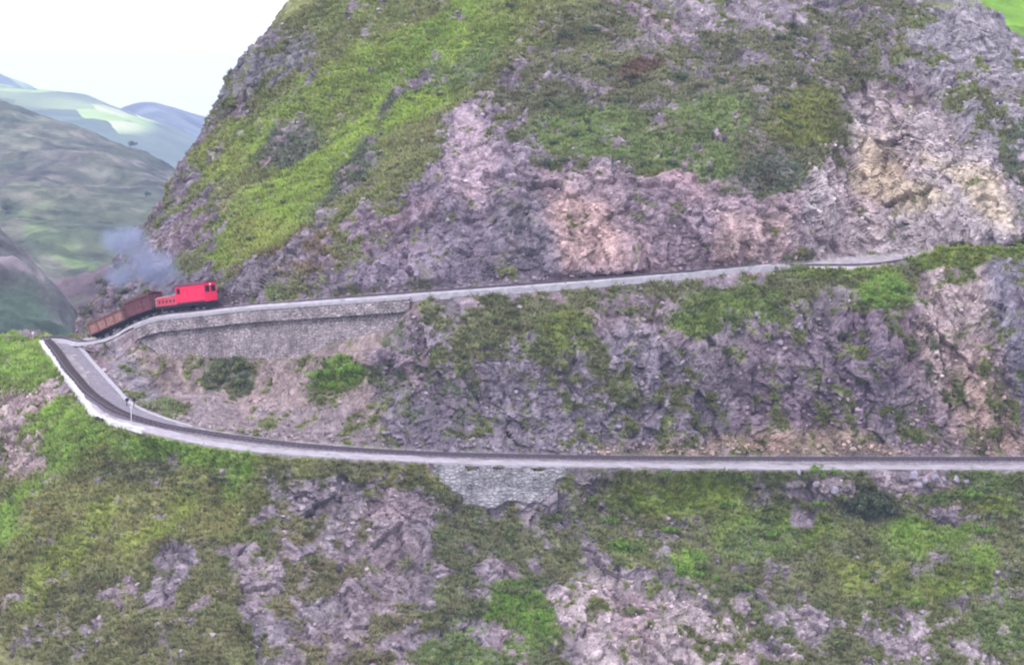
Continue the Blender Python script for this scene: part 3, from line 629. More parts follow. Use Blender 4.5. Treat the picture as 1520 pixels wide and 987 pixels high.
def col_h2(x, y, p):
    c = np.tile(np.array([.17, .16, .125]), (len(x), 1))
    xw = x+fbm(p, 60, 3, 3)*14; yw = y+fbm(p, 60, 3, 4)*10
    c = blend(c, sstep(-20, 20, poly_sd(xw, yw, [(0, 270), (120, 300), (240, 340), (220, 400), (60, 340), (0, 320)]))*.6, (.16, .19, .09))
    c = blend(c, sstep(-10, 12, poly_sd(xw, yw, [(30, 310), (90, 345), (190, 400), (180, 425), (110, 390), (40, 350)]))*.75, (.18, .27, .08))
    c = blend(c, sstep(-12, 12, poly_sd(xw, yw, [(-40, 150), (70, 175), (150, 210), (90, 225), (-40, 190)]))*.6, (.19, .21, .13))
    c = blend(c, sstep(-8, 10, poly_sd(xw, yw, [(180, 230), (260, 262), (250, 300), (190, 260)]))*.5, (.25, .20, .22))
    s = fbm(p*np.array([1, 1, 2.5], np.float32), 45, 5, 21); c = blend(c, sstep(.0, .3, s)*.75, (.085, .105, .06)); c = blend(c, sstep(.1, .5, -s)*.55, (.21, .17, .155)); t_ = fbm(p, 9, 4, 61); c = blend(c, sstep(.15, .4, t_)*.6, (.06, .08, .045)); gg = 1-np.abs(fbm(p*np.array([1, .7, .7], np.float32), 70, 4, 51)); c = blend(c, sstep(.86, .97, gg)*.7, (.07, .075, .06))
    return np.clip(.82*c*(1+.4*fbm(p, 14, 4, 31))[:, None], .02, .8)
def col_h1(x, y, p):
    c = np.tile(np.array([.10, .095, .095]), (len(x), 1))
    xw = x+fbm(p, 20, 3, 3)*10; yw = y+fbm(p, 20, 3, 4)*10
    c = blend(c, sstep(-10, 16, poly_sd(xw, yw, [(-60, 400), (50, 405), (120, 480), (130, 520), (-60, 530)]))*.9, (.055, .085, .06))
    c = blend(c, sstep(-6, 8, poly_sd(xw, yw, [(-60, 358), (20, 362), (70, 388), (60, 400), (-60, 385)]))*.8, (.26, .21, .24))
    return np.clip(c*(1+.4*fbm(p, 8, 4, 31))[:, None], .02, .8)
def col_h15(x, y, p):
    c = np.tile(np.array([.16, .115, .135]), (len(x), 1)); c = blend(c, sstep(0, .5, fbm(p, 25, 4, 44))*.7, (.10, .13, .08))
    return np.clip(c*(1+.4*fbm(p, 10, 4, 31))[:, None], .02, .8)
def col_h3(x, y, p):
    c = np.tile(np.array([.13, .17, .12]), (len(x), 1))
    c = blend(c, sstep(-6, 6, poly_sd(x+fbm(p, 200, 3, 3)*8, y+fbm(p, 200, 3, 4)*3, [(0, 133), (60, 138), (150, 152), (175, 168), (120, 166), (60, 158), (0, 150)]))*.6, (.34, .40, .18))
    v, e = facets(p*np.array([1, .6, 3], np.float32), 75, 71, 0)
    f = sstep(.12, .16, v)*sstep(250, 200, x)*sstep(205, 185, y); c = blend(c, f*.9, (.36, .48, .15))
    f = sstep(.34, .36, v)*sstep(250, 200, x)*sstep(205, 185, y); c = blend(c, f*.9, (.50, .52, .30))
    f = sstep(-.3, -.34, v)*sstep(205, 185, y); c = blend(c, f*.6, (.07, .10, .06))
    return np.clip(c*(1+.15*fbm(p, 60, 3, 31))[:, None], .02, .8)
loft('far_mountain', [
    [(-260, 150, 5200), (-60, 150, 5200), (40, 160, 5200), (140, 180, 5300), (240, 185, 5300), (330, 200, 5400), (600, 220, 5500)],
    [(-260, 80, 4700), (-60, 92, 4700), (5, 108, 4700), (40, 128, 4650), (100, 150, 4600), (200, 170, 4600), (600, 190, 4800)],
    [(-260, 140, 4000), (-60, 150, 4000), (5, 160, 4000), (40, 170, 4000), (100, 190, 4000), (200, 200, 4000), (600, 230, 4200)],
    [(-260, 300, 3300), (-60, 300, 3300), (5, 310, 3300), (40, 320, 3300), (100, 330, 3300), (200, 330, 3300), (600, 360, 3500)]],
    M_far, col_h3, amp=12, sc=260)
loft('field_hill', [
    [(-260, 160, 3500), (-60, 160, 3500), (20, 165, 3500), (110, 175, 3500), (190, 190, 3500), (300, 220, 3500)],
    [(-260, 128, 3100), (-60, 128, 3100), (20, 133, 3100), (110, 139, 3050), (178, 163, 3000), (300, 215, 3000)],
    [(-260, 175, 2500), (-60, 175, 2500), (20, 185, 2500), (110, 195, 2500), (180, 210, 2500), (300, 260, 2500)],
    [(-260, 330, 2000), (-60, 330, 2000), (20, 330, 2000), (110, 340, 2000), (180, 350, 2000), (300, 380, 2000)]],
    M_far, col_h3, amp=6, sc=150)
loft('blue_mountain', [
    [(100, 190, 4400), (170, 180, 4400), (222, 178, 4400), (300, 190, 4400), (400, 200, 4400), (700, 200, 4400)],
    [(100, 190, 3800), (180, 162, 3800), (225, 153, 3800), (262, 163, 3800), (310, 181, 3800), (700, 200, 3800)],
    [(100, 250, 3000), (180, 235, 3000), (225, 225, 2900), (262, 228, 2900), (310, 240, 2900), (700, 280, 3000)],
    [(100, 420, 2300), (180, 420, 2300), (225, 420, 2300), (262, 420, 2300), (310, 420, 2300), (700, 420, 2300)]],
    M_far, lambda x, y, p: np.clip(np.array([.10, .12, .12])*(1+.6*fbm(p, 120, 6, 9))[:, None]+sstep(.35, .5, fbm(p, 70, 3, 19))[:, None]*.08, .02, .6), amp=10, sc=300)
loft('valley_hillside', [
    [(-400, 150, 1750), (-60, 165, 1700), (60, 195, 1650), (150, 220, 1600), (230, 250, 1550), (330, 300, 1500), (460, 400, 1450)],
    [(-400, 110, 1500), (-60, 140, 1420), (55, 176, 1350), (150, 208, 1290), (220, 236, 1240), (300, 285, 1190), (460, 400, 1100)],
    [(-400, 230, 1200), (-60, 240, 1150), (40, 260, 1100), (130, 285, 1060), (210, 315, 1020), (290, 360, 980), (460, 470, 900)],
    [(-400, 320, 1000), (-60, 330, 960), (30, 345, 920), (110, 370, 890), (185, 405, 860), (265, 450, 830), (460, 560, 780)],
    [(-400, 520, 800), (-60, 520, 780), (30, 530, 760), (110, 545, 740), (180, 560, 720), (265, 600, 700), (460, 700, 660)]],
    M_hill, col_h2, nu=600, nv=600, amp=6, sc=55)
loft('gorge_flank', [
    [(40, 480, 720), (90, 470, 720), (150, 460, 720), (230, 450, 720), (400, 440, 720)],
    [(40, 430, 640), (90, 410, 640), (150, 395, 640), (230, 380, 640), (400, 360, 640)],
    [(40, 520, 560), (90, 500, 560), (150, 490, 560), (230, 480, 560), (400, 460, 560)],
    [(40, 700, 480), (90, 700, 480), (150, 700, 480), (230, 700, 480), (400, 700, 480)]],
    M_hill, col_h15, amp=5, sc=26)
loft('valley_spur', [
    [(-300, 330, 700), (-60, 370, 680), (30, 420, 660), (90, 470, 650), (125, 520, 640), (170, 600, 630)],
    [(-300, 250, 600), (-60, 305, 590), (10, 345, 570), (62, 392, 550), (105, 450, 540), (140, 530, 530)],
    [(-300, 380, 540), (-60, 400, 520), (0, 420, 510), (45, 450, 500), (90, 490, 490), (130, 560, 480)],
    [(-300, 700, 440), (-60, 700, 440), (0, 700, 440), (45, 700, 440), (90, 700, 440), (130, 700, 440)]],
    M_hill, col_h1, nu=420, nv=420, amp=5.5, sc=24)
loft('green_hill', [
    [(1380, -60, 560), (1500, -60, 560), (1640, -40, 560), (1900, 0, 560)],
    [(1380, -110, 500), (1500, -110, 500), (1640, -90, 500), (1900, -60, 500)],
    [(1380, 20, 430), (1500, 20, 430), (1640, 40, 430), (1900, 60, 430)],
    [(1380, 260, 350), (1500, 260, 350), (1640, 280, 350), (1900, 300, 350)]],
    M_hill, lambda x, y, p: np.clip(np.array([.16, .30, .035])*(1+.3*fbm(p, 8, 5, 9))[:, None], .02, .6), amp=2.2, sc=16)
# valley floor: one sheet running out under everything
n = 160; rr = 6300*np.linspace(-1, 1, n)**3; X, Y = np.meshgrid(rr, rr); Pg = np.stack([X, Y, np.full_like(X, -200.)], -1).reshape(-1, 3)
Pg[:, 2] += 10*fbm(Pg.astype(np.float32), 900, 3, 5)
id_ = np.arange(n*n).reshape(n, n); q = np.stack([id_[:-1, :-1], id_[:-1, 1:], id_[1:, 1:], id_[1:, :-1]], -1).reshape(-1, 4)
gc = np.tile(np.array([.13, .15, .09]), (n*n, 1))
tag(mesh_np('valley_floor', Pg, q, M_far, gc, smooth=True), kind='structure')

# ------------------------------------------------------------------ grass and low scrub on the slopes
vis = (PX > -40) & (PX < 1560) & (PY > -40) & (PY < 1040) & (onl < .05)
fr = (rv > 1) & (rv < 19)
cellA = np.linalg.norm(np.cross(du, dv), axis=2).ravel()
fac = np.sum(Nf*(-P0), axis=1) > 0
wgt = cellA*vis*fr*fac*(COV**1.3)*(1-wallz)
NT = 125000
idx = rng.choice(len(P0), NT, p=wgt/wgt.sum())
base = P1[idx]+Nf[idx]*(-.03)
NB = 7
up = np.array([0, 0, 1.]); nrm = Nf[idx]
size = (.20+.34*rng.random(NT)**1.5)*(.7+.5*COV[idx])
V = np.zeros((NT, NB, 3, 3), np.float32)
for b in range(NB):
    th = rng.random(NT)*2*np.pi; lean = .25+.9*rng.random(NT)
    hor = np.stack([np.cos(th), np.sin(th), np.zeros(NT)], 1)
    dirv = up*.55+nrm*.55+hor*lean[:, None]; dirv /= np.linalg.norm(dirv, axis=1, keepdims=True)
    side = np.cross(dirv, hor+np.array([.1, .2, .3])); side /= np.linalg.norm(side, axis=1, keepdims=True)+1e-6
    w = size*(.16+.14*rng.random(NT)); root = base+hor*(size*.25*rng.random(NT))[:, None]
    V[:, b, 0] = root-side*w[:, None]; V[:, b, 1] = root+side*w[:, None]; V[:, b, 2] = root+dirv*(size*(.7+.6*rng.random(NT)))[:, None]
tint = (1+rng.normal(0, .13, (NT, 1)))
gcol = np.clip(PLANT[idx]*1.08*tint+rng.normal(0, .008, (NT, 3)), .02, .6)
dry = rng.random(NT) < .07; gcol[dry] = np.array([.30, .26, .17])*(1+rng.normal(0, .15, (dry.sum(), 1)))
gcol = np.repeat(gcol, NB*3, axis=0)
Ft = np.arange(NT*NB*3).reshape(-1, 3)
g = mesh_np('grass', V.reshape(-1, 3), Ft, M_grass, gcol)
tag(g, 'green and olive grass and low scrub growing over the mountain slopes', 'grass', kind='stuff')

# loose stones on the slopes and along the ledges
def rock_proto(seed, n=1):
    import bmesh
    bm = bmesh.new(); bmesh.ops.create_icosphere(bm, subdivisions=2, radius=.5)
    r = random.Random(seed); pl_ = [(Vector((r.gauss(0, 1), r.gauss(0, 1), r.gauss(0, 1))).normalized(), .26+.16*r.random()) for _ in range(11)]
    for v in bm.verts:
        for nn, d in pl_:
            k = v.co.dot(nn)
            if k > d: v.co -= nn*(k-d)
        v.co.z *= .8
    bm.verts.index_update()
    V = np.array([v.co[:] for v in bm.verts]); Fc = np.array([[v.index for v in f.verts] for f in bm.faces]); bm.free(); return V, Fc
protos = [rock_proto(s) for s in range(6)]
wr = cellA*vis*fac*fr*((1-COV)*.9+.1)*(.25+.75*cutf)*(1-wallz)*(.25+np.clip(fbm(P32, 5, 3, 930), 0, 1)*2)
wr += cellA*vis*(onl < .05)*(np.abs(rv-6.15) < .15)*4+cellA*vis*(np.abs(rv-11.12) < .1)*3
NS = 9000; idr = rng.choice(len(P0), NS, p=wr/wr.sum())
VV = []; FF = []; CC = []; off = 0
for i, k in enumerate(idr):
    Vp, Fp = protos[i % 6]; s = .14+.55*rng.random()**4
    a = rng.random()*6.28; ca, sa = math.cos(a), math.sin(a); Rm = np.array([[ca, -sa, 0], [sa, ca, 0], [0, 0, 1]])
    sc3 = s*(1+.5*rng.random(3)); v_ = (Vp*sc3)@Rm.T+P1[k]+Nf[k]*s*.12
    VV.append(v_); FF.append(Fp+off); off += len(v_); c_ = ROCK[k]*(1.0+rng.normal(0, .2)); CC.append(np.tile(np.clip(c_, .05, .7), (len(v_), 1)))
tag(mesh_np('loose_stones', np.concatenate(VV), np.concatenate(FF), M_stone, np.concatenate(CC)), 'loose grey stones scattered over the cliffs and ledge feet', 'stones', kind='stuff')

# ------------------------------------------------------------------ shrubs
def shrub_mesh(seed, nl=420, flat=.75, lobes=6, leaf=.11):
    r = np.random.default_rng(seed)
    lb = r.normal(0, .42, (lobes, 3)); lb[:, 2] = np.abs(lb[:, 2])*.6+.25; rad = .3+.3*r.random(lobes)
    li = r.integers(0, lobes, nl); d = r.normal(0, 1, (nl, 3)); d /= np.linalg.norm(d, axis=1, keepdims=True)
    p = lb[li]+d*(rad[li]*(.55+.5*r.random(nl)))[:, None]; p[:, 2] = np.abs(p[:, 2])*flat
    a = r.normal(0, 1, (nl, 3)); a /= np.linalg.norm(a, axis=1, keepdims=True); b = np.cross(a, d); b /= np.linalg.norm(b, axis=1, keepdims=True)+1e-6
    s = (leaf*(.6+.8*r.random(nl)))[:, None]
    V = np.stack([p-a*s, p-b*s*.6, p+a*s, p+b*s*.6], 1).reshape(-1, 3); return V, np.arange(nl*4).reshape(-1, 4)
SH = [shrub_mesh(100+i, 420+60*(i % 3), .7+.1*(i % 3), 5+i % 4) for i in range(5)]
def stem_mesh(seed):
    r = random.Random(seed); mb = MB()
    for i in range(5):
        a = r.random()*6.28; mb.cyl((0, 0, -.3), (math.cos(a)*.35, math.sin(a)*.35, .45+.3*r.random()), .035, .012, 5)
    return mb
shrub_protos = {}
def make_shrub(kind, vi):
    key = (kind, vi)
    if key not in shrub_protos:
        V, Fc = SH[vi]; me = bpy.data.meshes.new('foliage')
        o = mesh_np('foliage', V, Fc, M_leaf[kind]); st = stem_mesh(vi).build('stem', M_bark)
        shrub_protos[key] = (o.data, st.data); bpy.data.objects.remove(o); bpy.data.objects.remove(st)
        bpy.data.meshes.remove(me)
    return shrub_protos[key]
vi_ = np.where(vis & fr & fac)[0]
PXv, PYv = proj(P1[vi_])
def ground_at(x, y):
    d = (PXv-x)**2+(PYv-y)**2; c = np.where(d < max(9, d.min()*1.5))[0]
    j = c[np.argmin(P1[vi_[c]][:, 1])]; return P1[vi_[j]], Nf[vi_[j]]
def shrub(x, y, s, kind, label, group=None, name='shrub', sx=1., sz=1.):
    p, nn = ground_at(x, y); i = random.randrange(5); fm, sm_ = make_shrub(kind, i)
    r = empty(name, tuple(p-nn*.1)); r.rotation_euler = (0, 0, random.random()*6.28); r.scale = (s*sx, s*sx, s*sz)
    tag(r, label, 'shrub', group)
    for nm, me in (('foliage', fm), ('stem', sm_)):
        o = bpy.data.objects.new(nm, me); C.objects.link(o); o.parent = r
    return r
def bank(pts, kind, label, group, s=(.8, 1.4)):
    for (x, y) in pts: shrub(x, y, random.uniform(*s), kind, label, group)
def scatter_in(x0, x1, y0, y1, n, kind, label, group, s=(.6, 1.1)):
    c = np.where((PXv > x0) & (PXv < x1) & (PYv > y0) & (PYv < y1) & (COV[vi_] > .5))[0]
    if len(c) == 0: return
    for j in rng.choice(c, n):
        shrub(PXv[j], PYv[j], random.uniform(*s), kind, label, group)
bank([(468, 575), (482, 570), (497, 573), (512, 566), (528, 560), (488, 558), (505, 552), (520, 548), (474, 560), (535, 550)], 'bright', 'bright green bush in the single vivid clump on the cutting below the stone wall', 'bright green bushes of the clump below the stone wall', (.9, 1.3))
bank([(325, 560), (340, 552), (355, 565), (348, 580), (330, 545), (362, 548)], 'olive', 'dull olive bush on the earth cutting left of the vivid green clump', 'dark bushes on the earth cutting', (.8, 1.2))
bank([(1275, 755), (1290, 762), (1305, 752), (1290, 742), (1318, 760), (1262, 745)], 'dark', 'dark green bush just below the gravel shoulder of the lower track at right', 'dark bushes right of centre below the lower track', (1., 1.6))
bank([(1295, 450), (1310, 455), (1325, 445), (1300, 432), (1318, 428), (1332, 430)], 'bright', 'vivid green bush in the notch beneath the upper track at right', 'vivid bushes beneath the upper track', (.9, 1.3))
bank([(1212, 703), (1228, 706), (1242, 703)], 'bright', 'small green bush perched on the gravel shoulder below the lower track', 'small bushes on the gravel shoulder', (.7, .9))
bank([(1462, 748), (1478, 742), (1488, 752)], 'yellow', 'yellow-green bush near the right edge below the lower track', 'yellow-green bushes near the right edge', (.9, 1.2))
shrub(930, 812, 1.5, 'bright', 'lone vivid green bush above the pale pink rock face, left one of two'); shrub(1018, 846, 1.4, 'bright', 'lone vivid green bush above the pale pink rock face, right one of two')
shrub(148, 607+14, .9, 'dark', 'dark rounded bush at the outer foot of the parapet where the hairpin bends')
scatter_in(1380, 1519, 360, 385, 12, 'yellow', 'grassy yellow-green bush on the berm that hides the upper ledge at far right', 'bushes on the berm at the far right of the upper ledge', (.5, .8))
scatter_in(1160, 1255, 385, 412, 9, 'olive', 'olive bush along the berm crest in front of the upper ledge', 'bushes on the berm in front of the upper ledge', (.5, .8))
scatter_in(880, 1520, 705, 980, 46, 'olive', 'rounded olive bush on the overgrown slope below the lower track at right', 'olive bushes on the lower right slope', (.6, 1.2))
scatter_in(880, 1520, 705, 980, 24, 'bright', 'green bush on the overgrown slope below the lower track at right', 'green bushes on the lower right slope', (.6, 1.1))
scatter_in(0, 640, 700, 987, 34, 'olive', 'olive bush on the rocky slope below the hairpin', 'olive bushes on the lower left slope', (.5, .9))
scatter_in(640, 850, 760, 980, 16, 'olive', 'olive bush in the green gully below the pale masonry patch', 'olive bushes in the gully', (.6, 1.1))
scatter_in(640, 1160, 430, 560, 34, 'olive', 'olive bush on the cutting between the two tracks', 'olive bushes between the two tracks', (.6, 1.1))
scatter_in(740, 1280, 0, 270, 46, 'dark', 'dark scrub bush on the upper mountainside above the cliff', 'dark scrub bushes on the upper mountainside', (.6, 1.2))
scatter_in(330, 700, 0, 360, 24, 'olive', 'olive bush on the steep grassy flank above the train', 'olive bushes on the grassy flank', (.5, 1.0))
scatter_in(120, 200, 400, 478, 16, 'grey', 'greyish twiggy bush on the cliff foot behind the train', 'grey twiggy bushes behind the train', (.7, 1.3))

# trees on the far valley side, seen as dark dots
def tree(x, y, D, h):
    p = atD(x, y, D); r = empty('tree', tuple(p)); tag(r, 'small dark round tree standing alone on the hazy valley side left of the mountain', 'tree', 'lone trees on the far valley side')
    t = MB().cyl((0, 0, -6), (0, 0, h*.45), h*.06, h*.03, 7)
    for a in (0, 2.1, 4.2): t.cyl((0, 0, h*.3), (math.cos(a)*h*.22, math.sin(a)*h*.22, h*.6), h*.025, h*.01, 5)
    t.build('trunk', M_bark, r)
    V, Fc = shrub_mesh(int(x*7+y), 700, 1., 9, .1); o = mesh_np('crown', V*h*.55+np.array([0, 0, h*.35]), Fc, M_leaf['dark'], parent=r)
dg = bpy.context.evaluated_depsgraph_get(); dg.update()
def tree_on(x, y, h):
    d = Vector(ray(x, y)); d.normalize()
    ok, loc, *_ = bpy.context.scene.ray_cast(dg, Vector((0, 0, 0)), d)
    if ok and loc.length > 350: tree(x, y, loc.y, h)
for x, y, h in [(10, 318, 6), (194, 221, 5), (217, 295, 4)]:
    tree_on(x, y, h)

# ------------------------------------------------------------------ train
def paint(name, c, rough=.5, dirt=.3):
    return col_mat(name, 2.5, dirt, .01, 8, rough, attr=False, base=c)
M_red = paint('red_paint', (.76, .03, .09), .45, .12); M_redl = paint('faded_red_paint', (.60, .075, .11), .6, .2)
M_roofd = paint('dark_roof', (.12, .04, .07), .7); M_black = paint('black_metal', (.025, .022, .035), .6)
M_glass = paint('dark_glass', (.02, .02, .03), .15, .05); M_brown = paint('brown_wood', (.18, .085, .08), .85, .6); M_brownl = paint('pale_plank', (.30, .155, .14), .85, .6)
M_maroon = paint('maroon_wood', (.16, .065, .075), .8, .5); M_white = paint('white_paint', (.75, .73, .72), .5); M_steel = paint('worn_steel', (.2, .18, .19), .4)
def place(root, line, s0):
    t = np.concatenate([[0], np.cumsum(np.linalg.norm(np.diff(line, axis=0), axis=1))])
    P = lambda s: Vector([float(np.interp(s, t, line[:, i])) for i in range(3)])
    L = root['half']; a = P(s0-L); b = P(s0+L); c = (a+b)/2; d = (b-a).normalized()
    y = Vector((0, 0, 1)).cross(d).normalized(); z = d.cross(y)
    root.matrix_world = Matrix(((d.x, y.x, z.x, c.x), (d.y, y.y, z.y, c.y), (d.z, y.z, z.z, c.z+.36), (0, 0, 0, 1)))
def wheels(root, xs):
    for x in xs:
        b = MB(); b.box(x-1.0, x+1.0, -.62, -.50, .28, .62, .04).box(x-1.0, x+1.0, .50, .62, .28, .62, .04).box(x-.2, x+.2, -.6, .6, .35, .6)
        bg = b.build('bogie', M_black, root)
        for dx in (-.62, .62):
            w = MB()
            for s in (-1, 1): w.cyl((x+dx, s*.40, .36), (x+dx, s*.52, .36), .36, n=18).cyl((x+dx, s*.36, .36), (x+dx, s*.40, .36), .41, n=18)
            w.cyl((x+dx, -.4, .36), (x+dx, .4, .36), .06); w.build('wheel', M_steel, bg)
def locomotive():
    r = empty('locomotive'); r['half'] = 3.0; tag(r, 'bright red locomotive with dark roof heading the train, smoke behind it', 'locomotive')
    wheels(r, (-3.0, 3.0))
    MB().box(-4.9, 4.9, -1.15, 1.15, .62, .98, .03).box(-1.5, 1.5, -.8, .8, .25, .6, .08).build('underframe', M_black, r)
    # x+ is uphill (photo right)
    b = MB(); b.prism([(-1.28, 1.0), (-1.28, 3.25), (-1.05, 3.42), (1.05, 3.42), (1.28, 3.25), (1.28, 1.0)], -.6, 4.75)
    b.build('body', M_red, r)
    MB().prism([(-1.36, 3.26), (-1.1, 3.50), (-.5, 3.62), (.5, 3.62), (1.1, 3.50), (1.36, 3.26), (1.08, 3.43), (-1.08, 3.43)], -.8, 4.9).build('roof', M_roofd, r)
    MB().prism([(-1.05, 1.0), (-1.05, 2.0), (-.85, 2.2), (.85, 2.2), (1.05, 2.0), (1.05, 1.0)], -4.6, -.6).build('hood', M_redl, r)
    h = MB()
    for s in (-1, 1):
        for k in range(5): h.box(-4.2+k*.7, -3.95+k*.7, s*1.05-.02, s*1.05+.02, 1.35, 1.7)
    h.build('grille', M_black, r)
    MB().cyl((-1.6, 0, 2.1), (-1.6, 0, 2.75), .16, .2, 14).cyl((-1.6, 0, 2.75), (-1.6, 0, 2.83), .25, .25, 14).build('exhaust_stack', M_black, r)
    for (y0, y1) in ((-1.05, -.2), (.2, 1.05)):
        MB().box(-.63, -.598, y0, y1, 2.3, 3.05).build('window', M_glass, r); MB().box(4.748, 4.78, y0, y1, 2.2, 3.0).build('window', M_glass, r)
    for s in (-1, 1):
        MB().box(-.35, .25, s*1.28-.012, s*1.28+.012, 2.3, 3.0).build('window', M_glass, r)
        d = MB().box(.45, 1.15, s*1.28-.015, s*1.28+.015, 1.1, 3.05).build('door', M_red, r); MB().box(1.02, 1.08, s*1.31-.02, s*1.31+.02, 1.9, 2.1).build('handle', M_steel, d)
        MB().box(-.55, 4.7, s*1.29-.008, s*1.29+.008, 1.02, 1.22).build('side_stripe', M_roofd, r)
        MB().cyl((-4.7, s*1.1, .98), (-4.7, s*1.1, 2.0), .025, n=6).cyl((-4.7, s*1.1, 2.0), (-.7, s*1.1, 2.35), .025, n=6).build('handrail', M_white, r)
        MB().cyl((4.9, s*.6, .8), (5.15, s*.6, .8), .08).cyl((5.15, s*.6, .8), (5.2, s*.6, .8), .2).build('buffer', M_black, r)
    MB().cyl((4.75, 0, 3.15), (4.85, 0, 3.15), .14).build('headlight', M_white, r)
    MB().prism([(-1.1, .1), (-1.1, .75), (1.1, .75), (1.1, .1)], 4.9, 5.0).build('pilot_plate', M_black, r)
    MB().box(-.25, .25, -.12, .12, .5, .7).box(-5.15, -4.9, -.1, .1, .6, .8).build('coupler', M_black, r)
    return r
def wagon(name, label, half, h, mat, panel, ribs, roof):
    r = empty(name); r['half'] = half*.65; tag(r, label, 'railway wagon', 'brown wagons behind the locomotive')
    wheels(r, (-half+1.2, half-1.2))
    MB().box(-half, half, -1.1, 1.1, .62, .88, .03).build('underframe', M_black, r)
    H = .9+h
    b = MB()
    for s in (-1, 1): b.box(-half+.05, half-.05, s*1.16-.05, s*1.16+.05, .9, H)
    for s in (-1, 1): b.box(s*(half-.1)-.05, s*(half-.1)+.05, -1.1, 1.1, .9, H)
    b.box(-half+.05, half-.05, -1.1, 1.1, .885, .95); b.build('body', panel, r)
    n = ribs
    for s in (-1, 1):
        for k in range(n+1):
            x = -half+.12+(2*half-.24)*k/n
            MB().box(x-.1, x+.1, s*1.26-.05, s*1.26+.05, .86, H+.02).build('side_post', mat, r)
        MB().box(-half, half, s*1.27-.06, s*1.27+.06, H-.16, H+.05).box(-half, half, s*1.27-.06, s*1.27+.06, .84, .98).build('side_rail', mat, r)
    if roof:
        MB().prism([(-1.4, H+.02), (-1.2, H+.16), (0, H+.38), (1.2, H+.16), (1.4, H+.02), (0, H+.2)], -half-.1, half+.1).build('roof', mat, r)
        MB().box(-half, half, -.25, .25, H+.34, H+.42).build('roof_walk', mat, r)
        for s in (-1, 1):
            d = MB().box(-.75, .75, s*1.24-.03, s*1.24+.03, 1.0, H-.2).build('sliding_door', mat, r); MB().box(.5, .6, s*1.3-.03, s*1.3+.03, 1.7, 1.95).build('handle', M_steel, d)
    MB().box(-half-.22, -half, -.1, .1, .6, .8).box(half, half+.22, -.1, .1, .6, .8).build('coupler', M_black, r)
    return r
tl = np.concatenate([[0], np.cumsum(np.linalg.norm(np.diff(upper_line, axis=0), axis=1))])
pxu, pyu = proj(upper_line)
def s_at(x): return float(np.interp(x, pxu[:400], tl[:400]))
loco = locomotive(); place(loco, upper_line, s_at(277)); loco.scale = (.9, .9, .97)
cA = wagon('boxcar', 'dark maroon covered wagon coupled directly behind the red locomotive', 2.2, 1.8, M_maroon, M_maroon, 3, True)
place(cA, upper_line, s_at(277)-4.4-.1-2.2-.25)
cB = wagon('open_wagon', 'brown planked open wagon with upright posts, last in the train', 2.9, 1.45, M_brown, M_brownl, 4, False)
place(cB, upper_line, s_at(277)-4.4-.1-4.4-.5-.25-2.9)
# chimney smoke: a real cloud of it, drifting over the wagons
def smoke(name, ctrs, dens):
    import bmesh
    bm = bmesh.new()
    for (x, y, D, r, sy) in ctrs:
        b2 = bmesh.ops.create_icosphere(bm, subdivisions=4, radius=1)['verts']; p = atD(x, y, D)
        for v in b2: v.co = Vector(p)+Vector((v.co.x*r, v.co.y*r*.8, v.co.z*r*sy))
    me = bpy.data.meshes.new(name); bm.to_mesh(me); bm.free(); o = bpy.data.objects.new(name, me); C.objects.link(o)
    rm = o.modifiers.new('merge', 'REMESH'); rm.mode = 'VOXEL'; rm.voxel_size = .3
    m = bpy.data.materials.new(name); m.use_nodes = True; nt = m.node_tree; nt.nodes.clear(); N = nt.nodes; L = nt.links
    out = N.new('ShaderNodeOutputMaterial'); pv = N.new('ShaderNodeVolumePrincipled'); L.new(pv.outputs[0], out.inputs['Volume'])
    pv.inputs['Color'].default_value = (.60, .67, 1.0, 1); pv.inputs['Anisotropy'].default_value = .1
    tc = N.new('ShaderNodeTexCoord'); nz = N.new('ShaderNodeTexNoise'); nz.inputs['Scale'].default_value = .38; nz.inputs['Detail'].default_value = 4; L.new(tc.outputs['Object'], nz.inputs['Vector'])
    # thins out from the middle of each puff: sum of soft falloffs
    prev = None
    for (x, y, D, r, sy) in ctrs:
        p = atD(x, y, D)
        vm = N.new('ShaderNodeVectorMath'); vm.operation = 'SUBTRACT'; L.new(tc.outputs['Object'], vm.inputs[0]); vm.inputs[1].default_value = p
        vs = N.new('ShaderNodeVectorMath'); vs.operation = 'MULTIPLY'; L.new(vm.outputs[0], vs.inputs[0]); vs.inputs[1].default_value = (1/r, 1/(r*.8), 1/(r*sy))
        ln = N.new('ShaderNodeVectorMath'); ln.operation = 'LENGTH'; L.new(vs.outputs[0], ln.inputs[0])
        mr = N.new('ShaderNodeMapRange'); mr.interpolation_type = 'SMOOTHSTEP'; mr.inputs['From Min'].default_value = 1.0; mr.inputs['From Max'].default_value = .1; L.new(ln.outputs['Value'], mr.inputs['Value'])
        if prev is None: prev = mr.outputs[0]
        else:
            ad = N.new('ShaderNodeMath'); ad.operation = 'MAXIMUM'; L.new(prev, ad.inputs[0]); L.new(mr.outputs[0], ad.inputs[1]); prev = ad.outputs[0]
    r2 = N.new('ShaderNodeMapRange'); r2.inputs['From Min'].default_value = .38; r2.inputs['From Max'].default_value = .62; r2.inputs['To Min'].default_value = .15; r2.inputs['To Max'].default_value = 1.3; L.new(nz.outputs['Fac'], r2.inputs['Value'])
    mu = N.new('ShaderNodeMath'); mu.operation = 'MULTIPLY'; L.new(prev, mu.inputs[0]); L.new(r2.outputs[0], mu.inputs[1])
    m3 = N.new('ShaderNodeMath'); m3.operation = 'MULTIPLY'; L.new(mu.outputs[0], m3.inputs[0]); m3.inputs[1].default_value = dens
    L.new(m3.outputs[0], pv.inputs['Density']); me.materials.append(m)
    m.cycles.volume_step_rate = 2.0
    tag(o, 'bluish engine smoke drifting over the wagons in front of the cliff', 'smoke', kind='stuff')
    return o
